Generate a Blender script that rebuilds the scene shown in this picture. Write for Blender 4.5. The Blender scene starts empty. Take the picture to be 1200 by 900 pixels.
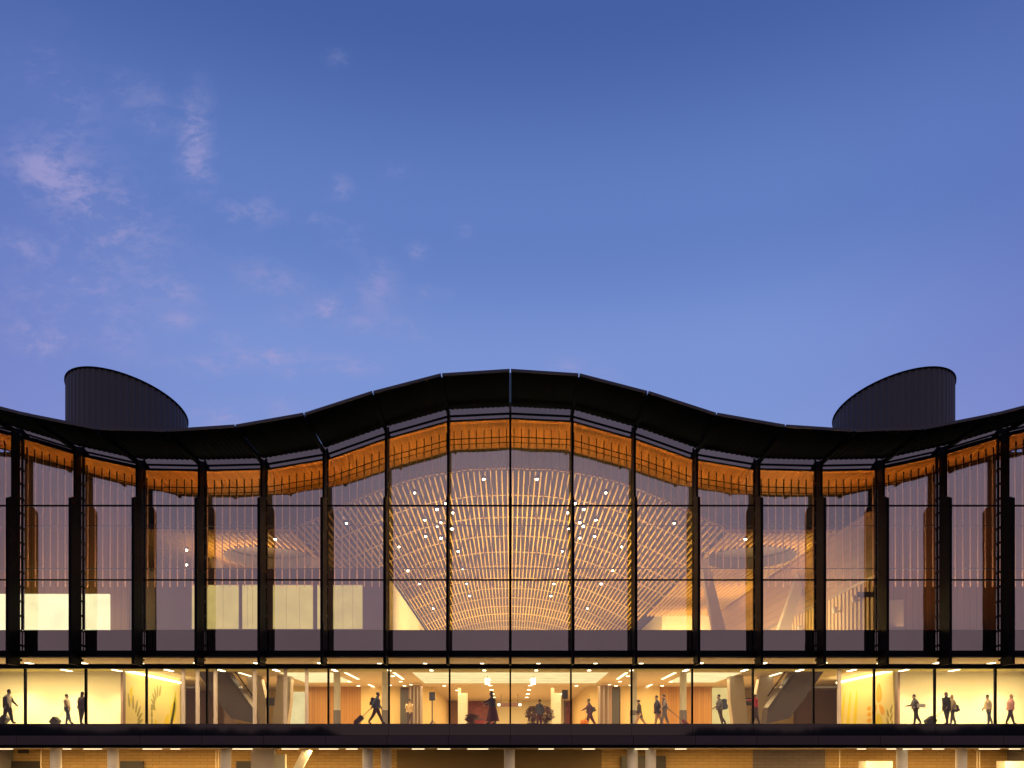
import bpy, bmesh, math, random
from mathutils import Vector, Matrix
random.seed(7)
R = math.radians
C = bpy.context.scene.collection
EYE = 4.6          # camera height above the apron
F = 1021.0         # focal length in photo pixels
VX, VY = 598.0, 885.0
CAMY = -45.0
def X(px, d): return (px - VX) * d / F
def Z(py, d): return EYE + (VY - py) * d / F
def Y(d): return d + CAMY
S = 3.25           # facade bay

# ---------------------------------------------------------------- materials
MATS = {}
def mat(name, col, rough=0.6, metal=0.0, emit=None, es=0.0, spec=0.5, noise=0.0, nscale=8.0, bump=0.0):
    if name in MATS: return MATS[name]
    m = bpy.data.materials.new(name); m.use_nodes = True
    nt = m.node_tree; b = nt.nodes['Principled BSDF']
    b.inputs['Base Color'].default_value = (*col, 1)
    b.inputs['Roughness'].default_value = rough
    b.inputs['Metallic'].default_value = metal
    b.inputs['Specular IOR Level'].default_value = spec
    if emit:
        b.inputs['Emission Color'].default_value = (*emit, 1); b.inputs['Emission Strength'].default_value = es
    if noise > 0:
        tc = nt.nodes.new('ShaderNodeTexCoord')
        n = nt.nodes.new('ShaderNodeTexNoise'); n.inputs['Scale'].default_value = nscale; n.inputs['Detail'].default_value = 5
        nt.links.new(tc.outputs['Object'], n.inputs['Vector'])
        mx = nt.nodes.new('ShaderNodeMix'); mx.data_type = 'RGBA'
        mx.inputs['A'].default_value = (*[c * (1 - noise) for c in col], 1)
        mx.inputs['B'].default_value = (*[min(1, c * (1 + noise)) for c in col], 1)
        nt.links.new(n.outputs['Fac'], mx.inputs['Factor'])
        nt.links.new(mx.outputs['Result'], b.inputs['Base Color'])
        mr = nt.nodes.new('ShaderNodeMapRange'); mr.inputs['To Min'].default_value = max(0.02, rough * .8); mr.inputs['To Max'].default_value = min(1, rough * 1.2)
        nt.links.new(n.outputs['Fac'], mr.inputs['Value']); nt.links.new(mr.outputs['Result'], b.inputs['Roughness'])
        if bump > 0:
            bp = nt.nodes.new('ShaderNodeBump'); bp.inputs['Strength'].default_value = bump; bp.inputs['Distance'].default_value = .02
            nt.links.new(n.outputs['Fac'], bp.inputs['Height']); nt.links.new(bp.outputs['Normal'], b.inputs['Normal'])
    MATS[name] = m
    return m

def emis(name, col, s, grid=None):
    m = bpy.data.materials.new(name); m.use_nodes = True
    nt = m.node_tree; nt.nodes.clear()
    o = nt.nodes.new('ShaderNodeOutputMaterial'); e = nt.nodes.new('ShaderNodeEmission')
    e.inputs['Color'].default_value = (*col, 1); e.inputs['Strength'].default_value = s
    tc = nt.nodes.new('ShaderNodeTexCoord'); n = nt.nodes.new('ShaderNodeTexNoise'); n.inputs['Scale'].default_value = .9
    nt.links.new(tc.outputs['Object'], n.inputs['Vector'])
    mr = nt.nodes.new('ShaderNodeMapRange'); mr.inputs['To Min'].default_value = s * .72; mr.inputs['To Max'].default_value = s * 1.2
    nt.links.new(n.outputs['Fac'], mr.inputs['Value']); nt.links.new(mr.outputs['Result'], e.inputs['Strength'])
    nt.links.new(e.outputs[0], o.inputs[0])
    MATS[name] = m
    return m

def glass(name, refl, tint, warp=.009):
    m = bpy.data.materials.new(name); m.use_nodes = True
    nt = m.node_tree; nt.nodes.clear()
    o = nt.nodes.new('ShaderNodeOutputMaterial')
    t = nt.nodes.new('ShaderNodeBsdfTransparent'); t.inputs['Color'].default_value = (*tint, 1)
    g = nt.nodes.new('ShaderNodeBsdfGlossy'); g.inputs['Roughness'].default_value = 0.0
    g.inputs['Color'].default_value = (0.93, 0.95, 0.94, 1)
    mx = nt.nodes.new('ShaderNodeMixShader')
    lw = nt.nodes.new('ShaderNodeLayerWeight'); lw.inputs['Blend'].default_value = .25
    mr = nt.nodes.new('ShaderNodeMapRange'); mr.inputs['To Min'].default_value = refl; mr.inputs['To Max'].default_value = min(1, refl + .3)
    oi = nt.nodes.new('ShaderNodeObjectInfo'); pr = nt.nodes.new('ShaderNodeMapRange'); pr.inputs['To Min'].default_value = .9; pr.inputs['To Max'].default_value = 1.1
    nt.links.new(oi.outputs['Random'], pr.inputs['Value'])
    tc = nt.nodes.new('ShaderNodeTexCoord'); dn = nt.nodes.new('ShaderNodeTexNoise'); dn.inputs['Scale'].default_value = .35; dn.inputs['Detail'].default_value = 5
    nt.links.new(tc.outputs['Object'], dn.inputs['Vector'])
    dr = nt.nodes.new('ShaderNodeMapRange'); dr.inputs['To Min'].default_value = .86; dr.inputs['To Max'].default_value = 1.14; nt.links.new(dn.outputs['Fac'], dr.inputs['Value'])
    m1 = nt.nodes.new('ShaderNodeMath'); m1.operation = 'MULTIPLY'; m2 = nt.nodes.new('ShaderNodeMath'); m2.operation = 'MULTIPLY'
    nt.links.new(pr.outputs['Result'], m1.inputs[0]); nt.links.new(dr.outputs['Result'], m1.inputs[1])
    nt.links.new(lw.outputs['Fresnel'], mr.inputs['Value']); nt.links.new(mr.outputs['Result'], m2.inputs[0]); nt.links.new(m1.outputs[0], m2.inputs[1]); nt.links.new(m2.outputs[0], mx.inputs[0])
    wn = nt.nodes.new('ShaderNodeTexNoise'); wn.inputs['Scale'].default_value = .55; wn.inputs['Detail'].default_value = 1; nt.links.new(tc.outputs['Object'], wn.inputs['Vector'])
    bp = nt.nodes.new('ShaderNodeBump'); bp.inputs['Strength'].default_value = 1; bp.inputs['Distance'].default_value = warp; nt.links.new(wn.outputs['Fac'], bp.inputs['Height']); nt.links.new(bp.outputs['Normal'], g.inputs['Normal'])
    nt.links.new(t.outputs[0], mx.inputs[1]); nt.links.new(g.outputs[0], mx.inputs[2]); nt.links.new(mx.outputs[0], o.inputs[0])
    MATS[name] = m
    return m

def planks(name, c1, c2, scale, axis='X', rough=.5, width=0.25):
    """timber boards: board tone from a stepped noise along one axis, grain stretched along the other"""
    m = bpy.data.materials.new(name); m.use_nodes = True
    nt = m.node_tree; b = nt.nodes['Principled BSDF']; b.inputs['Roughness'].default_value = rough
    tc = nt.nodes.new('ShaderNodeTexCoord'); sp = nt.nodes.new('ShaderNodeSeparateXYZ')
    nt.links.new(tc.outputs['Object'], sp.inputs[0])
    d = nt.nodes.new('ShaderNodeMath'); d.operation = 'DIVIDE'; d.inputs[1].default_value = width
    nt.links.new(sp.outputs[axis], d.inputs[0])
    fl = nt.nodes.new('ShaderNodeMath'); fl.operation = 'FLOOR'; nt.links.new(d.outputs[0], fl.inputs[0])
    fr = nt.nodes.new('ShaderNodeMath'); fr.operation = 'FRACT'; nt.links.new(d.outputs[0], fr.inputs[0])
    wn = nt.nodes.new('ShaderNodeTexWhiteNoise'); wn.noise_dimensions = '1D'; nt.links.new(fl.outputs[0], wn.inputs['W'])
    no = nt.nodes.new('ShaderNodeTexNoise'); no.inputs['Scale'].default_value = scale; no.inputs['Detail'].default_value = 6
    mp = nt.nodes.new('ShaderNodeMapping'); mp.inputs['Scale'].default_value = {'X': (8, .6, .6), 'Y': (.6, 8, .6), 'Z': (.6, .6, 8)}[axis]
    nt.links.new(tc.outputs['Object'], mp.inputs[0]); nt.links.new(mp.outputs[0], no.inputs['Vector'])
    ad = nt.nodes.new('ShaderNodeMath'); ad.operation = 'MULTIPLY_ADD'; ad.inputs[1].default_value = .55
    ml = nt.nodes.new('ShaderNodeMath'); ml.operation = 'MULTIPLY'; ml.inputs[1].default_value = .45
    nt.links.new(no.outputs['Fac'], ml.inputs[0]); nt.links.new(wn.outputs['Value'], ad.inputs[0]); nt.links.new(ml.outputs[0], ad.inputs[2])
    mx = nt.nodes.new('ShaderNodeMix'); mx.data_type = 'RGBA'
    mx.inputs['A'].default_value = (*c1, 1); mx.inputs['B'].default_value = (*c2, 1)
    nt.links.new(ad.outputs[0], mx.inputs['Factor'])
    gp = nt.nodes.new('ShaderNodeMath'); gp.operation = 'GREATER_THAN'; gp.inputs[1].default_value = .06
    nt.links.new(fr.outputs[0], gp.inputs[0])
    m2 = nt.nodes.new('ShaderNodeMix'); m2.data_type = 'RGBA'; m2.inputs['A'].default_value = (c1[0] * .3, c1[1] * .3, c1[2] * .3, 1)
    nt.links.new(gp.outputs[0], m2.inputs['Factor']); nt.links.new(mx.outputs['Result'], m2.inputs['B'])
    nt.links.new(m2.outputs['Result'], b.inputs['Base Color'])
    MATS[name] = m
    return m

def brick(name, c1, c2, mortar, bw=.5, bh=.2):
    m = bpy.data.materials.new(name); m.use_nodes = True
    nt = m.node_tree; b = nt.nodes['Principled BSDF']; b.inputs['Roughness'].default_value = .8
    tc = nt.nodes.new('ShaderNodeTexCoord'); sp = nt.nodes.new('ShaderNodeSeparateXYZ'); cb = nt.nodes.new('ShaderNodeCombineXYZ')
    nt.links.new(tc.outputs['Object'], sp.inputs[0]); nt.links.new(sp.outputs['X'], cb.inputs['X']); nt.links.new(sp.outputs['Z'], cb.inputs['Y'])
    t = nt.nodes.new('ShaderNodeTexBrick'); t.inputs['Scale'].default_value = 1
    t.inputs['Color1'].default_value = (*c1, 1); t.inputs['Color2'].default_value = (*c2, 1); t.inputs['Mortar'].default_value = (*mortar, 1)
    t.inputs['Brick Width'].default_value = bw; t.inputs['Row Height'].default_value = bh; t.inputs['Mortar Size'].default_value = .02
    nt.links.new(cb.outputs[0], t.inputs['Vector']); nt.links.new(t.outputs['Color'], b.inputs['Base Color'])
    bp = nt.nodes.new('ShaderNodeBump'); bp.inputs['Strength'].default_value = .4; nt.links.new(t.outputs['Fac'], bp.inputs['Height']); bp.invert = True
    nt.links.new(bp.outputs['Normal'], b.inputs['Normal'])
    MATS[name] = m
    return m

black = mat('black_metal', (.004, .004, .0055), .5, .0, spec=.05, noise=.4, nscale=3)
canopy_m = mat('canopy_metal', (.007, .013, .020), .8, 0, spec=.02, noise=.35, nscale=1.2)
drum_m = mat('drum_metal', (.045, .052, .064), .5, .1, noise=.25, nscale=1.5)
edge_m = mat('edge_metal', (.05, .055, .07), .35, .5)
roofm = mat('roof_membrane', (.22, .2, .2), .7, noise=.2, nscale=.6)
slabm = mat('slab_edge_metal', (.06, .045, .042), .4, .1, noise=.25, nscale=.8)
darkglass = mat('spandrel_glass', (.012, .012, .014), .03, 0, spec=.9)
bandglass = mat('floor_band_glass', (.01, .012, .016), .04, 0, spec=.7)
gupper = glass('facade_glass', .235, (.95, .95, .92))
glower = glass('concourse_glass', .02, (.95, .95, .94))
gspan = glass('spandrel_coating', .22, (.3, .3, .3))
slitm = mat('head_trim', (.3, .32, .42), .25, .3)
timber = planks('ceiling_boards', (.24, .082, .006), (.40, .155, .013), 3, 'X', .5, .2)
wing_timber = planks('battens', (.34, .17, .05), (.52, .28, .09), 3, 'X', .5, .3)
slatm = mat('slat_timber', (.80, .54, .17), .5, noise=.2, nscale=2)
ribm = mat('rib_timber', (.8, .6, .34), .5, noise=.15, nscale=2)
rodm = mat('rod_metal', (.75, .48, .34), .5, 0)
plaster = mat('cream_plaster', (.82, .77, .58), .8, noise=.03, nscale=.5)
greypl = mat('grey_plaster', (.16, .145, .15), .8, noise=.08, nscale=.6)
dgrey = mat('dark_grey_panel', (.07, .07, .08), .5)
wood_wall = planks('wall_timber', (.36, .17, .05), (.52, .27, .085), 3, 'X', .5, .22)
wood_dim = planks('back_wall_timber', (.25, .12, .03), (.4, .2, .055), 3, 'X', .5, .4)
ceil_m = mat('ceiling_board', (.62, .5, .34), .8, noise=.05, nscale=.4)
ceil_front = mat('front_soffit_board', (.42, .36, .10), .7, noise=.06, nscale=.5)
floor_m = mat('terrazzo', (.52, .46, .38), .25, noise=.15, nscale=6)
conc = mat('concrete', (.62, .58, .56), .75, noise=.12, nscale=1.2, bump=.2)
colm = mat('white_column_paint', (.75, .71, .6), .5, noise=.04, nscale=1)
escm = mat('escalator_cladding', (.11, .095, .11), .35, .4, noise=.08, nscale=1)
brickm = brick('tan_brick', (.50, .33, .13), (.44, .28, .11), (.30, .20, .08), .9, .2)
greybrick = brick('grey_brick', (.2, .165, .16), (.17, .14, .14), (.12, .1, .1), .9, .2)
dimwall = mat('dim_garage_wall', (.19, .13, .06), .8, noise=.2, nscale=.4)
doorm = mat('door_paint', (.035, .03, .028), .4)
lamp_w = emis('warm_lamp', (1, .78, .45), 9)
lamp_hot = emis('hot_lamp', (1, .86, .6), 26)
lampstrip = emis('strip_lamp', (1, .82, .5), 3.2)
cove = emis('cove_lamp', (1, .86, .45), 5.5)
lumceil = emis('luminous_ceiling', (1, .80, .38), 1.3)
lightbox = emis('bright_lightbox', (1, .88, .5), 2.0)
winbox = emis('lit_window', (1, .74, .26), .9)

# ---------------------------------------------------------------- mesh helper
class MB:
    def __init__(s): s.v = []; s.f = []; s.smooth = False
    def quadbox(s, p):   # eight corners, bottom ring then top ring
        n = len(s.v); s.v += [tuple(q) for q in p]
        s.f += [(n, n+3, n+2, n+1), (n+4, n+5, n+6, n+7), (n, n+1, n+5, n+4), (n+1, n+2, n+6, n+5), (n+2, n+3, n+7, n+6), (n+3, n, n+4, n+7)]
        return s
    def box(s, x0, x1, y0, y1, z0, z1):
        return s.quadbox([(x0,y0,z0),(x1,y0,z0),(x1,y1,z0),(x0,y1,z0),(x0,y0,z1),(x1,y0,z1),(x1,y1,z1),(x0,y1,z1)])
    def bar(s, a, b, w, h=None, up=(0,0,1)):
        h = h or w; a = Vector(a); b = Vector(b); d = (b-a).normalized()
        u = Vector(up)
        if abs(d.dot(u)) > .99: u = Vector((0,1,0))
        l = d.cross(u).normalized() * w/2; t = l.cross(d).normalized() * h/2
        return s.quadbox([a-l-t, a+l-t, b+l-t, b-l-t, a-l+t, a+l+t, b+l+t, b-l+t])
    def cyl(s, x, y, z0, z1, r, n=20, r1=None):
        r1 = r if r1 is None else r1; k = len(s.v)
        for z, q in ((z0, r), (z1, r1)):
            for i in range(n):
                a = 2*math.pi*i/n; s.v.append((x+q*math.cos(a), y+q*math.sin(a), z))
        for i in range(n): s.f.append((k+i, k+(i+1)%n, k+n+(i+1)%n, k+n+i))
        s.f.append(tuple(k+i for i in reversed(range(n)))); s.f.append(tuple(k+n+i for i in range(n)))
        return s
    def tube(s, pts, r, n=8):
        for a, b in zip(pts[:-1], pts[1:]): s.bar(a, b, r*2)
        return s
    def poly(s, pts, th, nrm):      # flat polygon with thickness along nrm
        k = len(s.v); n = len(pts); nn = Vector(nrm) * th
        s.v += [tuple(p) for p in pts] + [tuple(Vector(p)+nn) for p in pts]
        s.f.append(tuple(k+i for i in range(n))); s.f.append(tuple(k+n+i for i in reversed(range(n))))
        for i in range(n): s.f.append((k+i, k+n+i, k+n+(i+1)%n, k+(i+1)%n))
        return s
    def ell(s, c, r, n=12, m=8):
        k = len(s.v)
        for j in range(m+1):
            t = math.pi*j/m
            for i in range(n):
                a = 2*math.pi*i/n
                s.v.append((c[0]+r[0]*math.sin(t)*math.cos(a), c[1]+r[1]*math.sin(t)*math.sin(a), c[2]+r[2]*math.cos(t)))
        for j in range(m):
            for i in range(n): s.f.append((k+j*n+i, k+(j+1)*n+i, k+(j+1)*n+(i+1)%n, k+j*n+(i+1)%n))
        return s
    def build(s, name, m, parent=None, smooth=False, bevel=0):
        me = bpy.data.meshes.new(name); me.from_pydata(s.v, [], s.f); me.update()
        bm = bmesh.new(); bm.from_mesh(me); bmesh.ops.recalc_face_normals(bm, faces=bm.faces)
        if bevel:
            bmesh.ops.bevel(bm, geom=list(bm.edges), offset=bevel, segments=2, affect='EDGES')
        bm.to_mesh(me); bm.free()
        if smooth:
            for p in me.polygons: p.use_smooth = True
        me.materials.append(m)
        o = bpy.data.objects.new(name, me); C.objects.link(o)
        if parent: o.parent = parent
        return o
def tag(o, label=None, cat=None, group=None, kind=None):
    if label: o['label'] = label
    if cat: o['category'] = cat
    if group: o['group'] = group
    if kind: o['kind'] = kind
    return o
def empty(name, loc=(0,0,0), rz=0):
    o = bpy.data.objects.new(name, None); C.objects.link(o); o.location = loc; o.rotation_euler = (0,0,rz); o.empty_display_size = .3
    return o

# ---------------------------------------------------------------- setting
g = MB(); g.box(-900, 900, -900, 900, -.5, 0); tag(g.build('ground', mat('asphalt', (.05,.05,.052), .9, noise=.3, nscale=.5, bump=.3)), 'dark asphalt apron in front of the terminal', kind='structure')
pv = MB(); pv.box(-60, 60, -.8, 12, .004, .14); tag(pv.build('pavement', mat('pavement_concrete', (.3,.29,.27), .85, noise=.15, nscale=1)), 'concrete pavement under the concourse', kind='structure')
# low dark land behind the viewpoint: higher to both sides (it shows in the glass only)
hb = MB(); N = 420
for i in range(N+1):
    a = R(-80 + 160*i/N); r = 420
    h = 4.6 + r * math.tan(R(.7 + 1.25*min(1, max(0, (abs(math.degrees(a)) - 12) / 3)) + random.uniform(-.12,.22) + .15*math.sin(i*.23)))
    for rr, hh in ((r-25, 0), (r, h), (r+60, h*.9), (r+90, 0)):
        hb.v.append((rr*math.sin(a), CAMY - rr*math.cos(a), hh))
for i in range(N):
    for j in range(3): k = i*4+j; hb.f.append((k, k+1, k+5, k+4))
tag(hb.build('hills', mat('dark_land', (.02,.025,.018), .95, noise=.3, nscale=.05)), kind='structure')

# ---------------------------------------------------------------- terminal building
B = empty('terminal_building', (0, 1.4, 0))
tag(B, 'wide airport terminal with wavy black canopy, tall fins and glowing timber interior', 'airport terminal')
def P(mb, name, m, parent=None, smooth=False, label=None):
    # geometry is written in world space; shift to the building's base
    par = parent or B
    mb.v = [(v[0], v[1]-1.4, v[2]) for v in mb.v]
    o = mb.build(name, m, par, smooth)
    if label: o['label'] = label
    return o

OUT = [18.13,17.92,17.09,16.06,15.50,15.29,15.39,16.02,16.85,17.6,18.1]
INN = [18.2,18.05,17.16,16.04,15.5,15.42,15.48,16.18,17.15,18.0,18.5]
def prof(x, tab=INN):
    t = min(abs(x)/S, 9.999); i = int(t); return EYE + tab[i] + (tab[i+1]-tab[i])*(t-i)
K = range(-10, 11)
YG = 1.42      # upper glass plane
YL = 1.67      # concourse glass plane
G0 = EYE+6.68; SP0 = EYE+5.56
# canopy panels with folded ribs on their underside
for k in range(-10, 10):
    x0, x1 = k*S+.03, (k+1)*S-.03
    yo, yi = -3.8, .55
    zo0, zo1 = EYE+OUT[abs(k)], EYE+OUT[abs(k+1)]; zi0, zi1 = EYE+INN[abs(k)], EYE+INN[abs(k+1)]
    mb = MB(); n = 24
    for i in range(n):      # corrugated underside running outwards
        a, b = i/n, (i+1)/n
        def pt(t, y, off):
            f = (y-yo)/(yi-yo)
            zz = (zo0+(zo1-zo0)*t)*(1-f) + (zi0+(zi1-zi0)*t)*f
            return (x0+(x1-x0)*t, y, zz+off)
        o1 = 0 if i % 2 else .03
        mb.quadbox([pt(a,yo,o1), pt(b,yo,o1), pt(b,yi,o1), pt(a,yi,o1), pt(a,yo,.10), pt(b,yo,.10), pt(b,yi,.10), pt(a,yi,.10)])
    cp = P(mb, 'canopy_panel', canopy_m)
    e = MB()
    e.quadbox([(x0,yo-.06,zo0-.01),(x1,yo-.06,zo1-.01),(x1,yo,zo1-.01),(x0,yo,zo0-.01),(x0,yo-.06,zo0+.12),(x1,yo-.06,zo1+.12),(x1,yo,zo1+.12),(x0,yo,zo0+.12)])
    e.v = [(v[0], v[1]-1.4, v[2]) for v in e.v]; e.build('edge_trim', edge_m, cp)
# arms and fins
for k in K:
    x = k*S; zo, zi = EYE+OUT[abs(k)], EYE+INN[abs(k)]
    f = MB()
    f.box(x-.055, x+.055, .46, 1.12, EYE+4.72, zi-.02)
    lo = MB(); lo.box(x-.07, x+.07, 0, .46, EYE+4.72, EYE+13.05)
    lo.quadbox([(x-.07,0,EYE+13.05),(x+.07,0,EYE+13.05),(x+.07,.46,EYE+13.05),(x-.07,.46,EYE+13.05),(x-.07,0,EYE+13.3),(x+.07,0,EYE+13.3),(x+.07,.46,EYE+13.5),(x-.07,.46,EYE+13.5)])
    fo = P(f, 'fin', black)
    lo.v = [(v[0], v[1]-1.4, v[2]) for v in lo.v]; lo.build('fin_blade', black, fo)
    br = MB(); z = EYE+5.0; pts = [(x-.04, 1.121, z-.2)]
    tips = []
    while z < zi - .3: tips.append(z); z += .78
    for z in tips: pts += [(x-.04,1.16,z),(x-.04,1.36,z),(x-.04,1.36,z+.1),(x-.04,1.16,z+.1)]
    pts += [(x-.04,1.16,tips[-1]+.2),(x-.04,1.121,tips[-1]+.2)]; pts.insert(1,(x-.04,1.16,EYE+4.8))
    br.poly(pts, .08, (1,0,0))
    br.v = [(v[0], v[1]-1.4, v[2]) for v in br.v]; br.build('bracket', black, fo)
    a = MB(); a.bar((x,-3.7,zo-.08),(x,.46,zi-.18),.05 if abs(k)<1 else .15,.16); a.bar((x,.5,zi-.16),(x,1.36,zi+.1),.08,.2)
    P(a, 'canopy_arm', canopy_m)
# glazed bays
for k in range(-10, 10):
    x0, x1 = k*S, (k+1)*S; c0, c1 = EYE+INN[abs(k)], EYE+INN[abs(k+1)]
    h0, h1 = c0-.26, c1-.26            # top of clear glass
    w = MB(); w.quadbox([(x0+.04,YG,G0),(x1-.04,YG,G0),(x1-.04,YG+.02,G0),(x0+.04,YG+.02,G0),(x0+.04,YG,h0),(x1-.04,YG,h1),(x1-.04,YG+.02,h1),(x0+.04,YG+.02,h0)])
    wo = P(w, 'facade_window', gupper)
    fr = MB()
    fr.box(x0-.04 if k == -10 else x0-.04, x0+.04, 1.36, 1.56, G0, c0+.3)
    for py in (592.5, 679.5): 
        zz = Z(py, 46.4); fr.box(x0+.04, x1-.04, 1.37, 1.5, zz-.035, zz+.035)
    for zz0, t in ((-.26, .06), (.0, .09)):
        fr.quadbox([(x0+.04,1.37,c0+zz0-t/2),(x1-.04,1.37,c1+zz0-t/2),(x1-.04,1.5,c1+zz0-t/2),(x0+.04,1.5,c0+zz0-t/2),(x0+.04,1.37,c0+zz0+t/2),(x1-.04,1.37,c1+zz0+t/2),(x1-.04,1.5,c1+zz0+t/2),(x0+.04,1.5,c0+zz0+t/2)])
    fr.v = [(v[0], v[1]-1.4, v[2]) for v in fr.v]; fr.build('frame', black, wo)
    # head panels above the ceiling line
    hp = MB()
    for a, b in ((-.22,-.05),(.05,.42)):
        hp.quadbox([(x0+.04,YG,c0+a),(x1-.04,YG,c1+a),(x1-.04,YG+.03,c1+a),(x0+.04,YG+.03,c0+a),(x0+.04,YG,c0+b),(x1-.04,YG,c1+b),(x1-.04,YG+.03,c1+b),(x0+.04,YG+.03,c0+b)])
    P(hp, 'head_panel', gspan)
    hk = MB(); hk.quadbox([(x0,YG+.08,c0-.24),(x1,YG+.08,c1-.24),(x1,YG+.16,c1-.24),(x0,YG+.16,c0-.24),(x0,YG+.08,c0+.55),(x1,YG+.08,c1+.55),(x1,YG+.16,c1+.55),(x0,YG+.16,c0+.55)])
    P(hk, 'head_backing', slitm)
    sp = MB(); sp.box(x0+.04, x1-.04, YG, YG+.02, SP0, G0-.004); so = P(sp, 'spandrel_panel', gspan)
    # rods
    rd = MB()
    for i in range(8):
        xx = x0 + (i+.5)*S/8; dtop = c0 + (c1-c0)*(i+.5)/8 - .55
        rd.box(xx-.023, xx+.023, 2.3, 2.36, EYE+9.15, dtop)
    P(rd, 'rod_screen', rodm)
    hg = MB()  # black bars added over the rod tops as their shade, plus a rail
    for i in range(8):
        xx = x0 + (i+.5)*S/8; cc = c0 + (c1-c0)*(i+.5)/8
        hg.box(xx-.017, xx+.017, 2.2, 2.28, cc-1.40, cc-.5)
    hg.quadbox([(x0,2.3,c0-1.22),(x1,2.3,c1-1.22),(x1,2.33,c1-1.22),(x0,2.3,c0-1.22),(x0,2.3,c0-1.19),(x1,2.3,c1-1.19),(x1,2.33,c1-1.19),(x0,2.3,c0-1.19)])
    P(hg, 'shaded_rod_tops', black)
    # curved wire under the ceiling edge
    wr = MB(); wr.bar((x0,2.2,c0-.95),(x1,2.2,c1-.95),.035)
    P(wr, 'tension_wire', black)
    # clerestory + concourse window
    cw = MB(); cw.box(x0+.03, x1-.03, YL-.05, YL-.03, EYE+4.86, EYE+5.2); P(cw, 'clerestory_window', glower)
    lw = MB(); lw.box(x0+.045, x1-.045, YL, YL+.02, EYE+1.7, EYE+4.62); lo = P(lw, 'concourse_window', glower)
    mf = MB(); mf.box(x0-.045, x0+.045, YL-.04, YL+.14, EYE+1.69, EYE+4.62)
    mf.v = [(v[0], v[1]-1.4, v[2]) for v in mf.v]; mf.build('mullion', black, lo)
    # bands below the windows
    fb = MB(); fb.box(x0+.01, x1-.01, 1.60, 1.66, EYE+1.06, EYE+1.685); P(fb, 'floor_band_panel', bandglass)
    sb = MB(); sb.box(x0+.012, x1-.012, .9, 1.5, EYE+.55, EYE+1.03); P(sb, 'slab_edge_panel', slabm)
XW = 10*S
P(MB().box(-XW,XW,YG+.25,YG+.33,SP0,G0), 'spandrel_backing', greypl)
P(MB().box(-XW,XW,1.0,1.62,EYE+5.2,EYE+5.53), 'transom_beam', black)
P(MB().box(-XW,XW,.98,1.02,EYE+5.16,EYE+5.2), 'beam_lip', slabm)
P(MB().box(-XW,XW,1.35,1.78,EYE+4.62,EYE+4.86), 'window_head_beam', black)
P(MB().box(-XW,XW,1.5,1.9,EYE+1.03,EYE+1.06), 'band_gap_trim', black)
P(MB().box(-XW,XW,1.05,1.5,EYE+.40,EYE+.548), 'lower_fascia', black)
P(MB().box(-XW,XW,1.9,9.0,EYE+.42,EYE+1.685), 'concourse_floor_slab', floor_m)
P(MB().box(-XW,XW,9.0,50,EYE+.42,EYE+1.685), 'hall_floor_slab', floor_m)
P(MB().box(-XW,XW,1.5,14,EYE+.38,EYE+.416), 'soffit', mat('soffit_board', (.55,.45,.3), .7))
P(MB().box(-XW,XW,1.8,6.2,EYE+5.252,EYE+6.618), 'front_soffit', ceil_m)
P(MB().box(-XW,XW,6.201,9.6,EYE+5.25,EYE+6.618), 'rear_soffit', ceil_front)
cl = MB(); cl.box(-XW,XW,9.61,48,EYE+5.62,EYE+6.6); P(cl, 'concourse_ceiling', ceil_m)
P(MB().box(-XW,XW,1.76,80,EYE+6.62,EYE+6.66), 'upper_floor', floor_m)
# handrail rods seen inside the upper hall
for zz in (616, 666):
    P(MB().box(-XW,XW,2.02,2.06,Z(zz,47)-.02,Z(zz,47)+.02), 'tie_rod', dgrey)

# roof and upper timber ceiling (follow the wave, run back)
def sstep(a, b, t): t = max(0, min(1, (t-a)/(b-a))); return t*t*(3-2*t)
rf = MB(); tcm = MB()
xs = [i*S/3 for i in range(-30, 31)]; ys = [1.5, 3, 5, 8, 12, 20, 40, 80]
def sheet(mb, fn):
    k = len(mb.v)
    for y in ys:
        for x in xs: mb.v.append((x, y, fn(x, y)))
    n = len(xs)
    for j in range(len(ys)-1):
        for i in range(n-1): a = k+j*n+i; mb.f.append((a, a+1, a+n+1, a+n))
sheet(rf, lambda x, y: prof(x)+.62 + 1.1*sstep(3, 9, y) + 1.2*sstep(22, 30, abs(x))*sstep(1.5, 6, y))
sheet(rf, lambda x, y: prof(x)+.50 + 1.1*sstep(3, 9, y) + 1.2*sstep(22, 30, abs(x))*sstep(1.5, 6, y))
P(rf, 'roof', roofm)
ys = [1.5, 2.4, 3.4, 4.6, 5.9]
sheet(tcm, lambda x, y: prof(x)-.22)
P(tcm, 'timber_ceiling', timber)
ys = [5.9, 5.95, 9.5, 14, 24, 45, 80, 112]; tc2 = MB()
sheet(tc2, lambda x, y: prof(x)-.20 if y < 5.92 else prof(x)+.3+.9*sstep(6, 9, y))
P(tc2, 'dark_ceiling_deck', mat('dark_deck', (.035,.025,.02), .9, noise=.3, nscale=.8))

for s_ in (-1,1): P(MB().box(min(s_*XW, s_*(XW+.25)), max(s_*XW, s_*(XW+.25)), 1.5, 48, .14, EYE+17.6), 'gable_wall', greypl)
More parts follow.
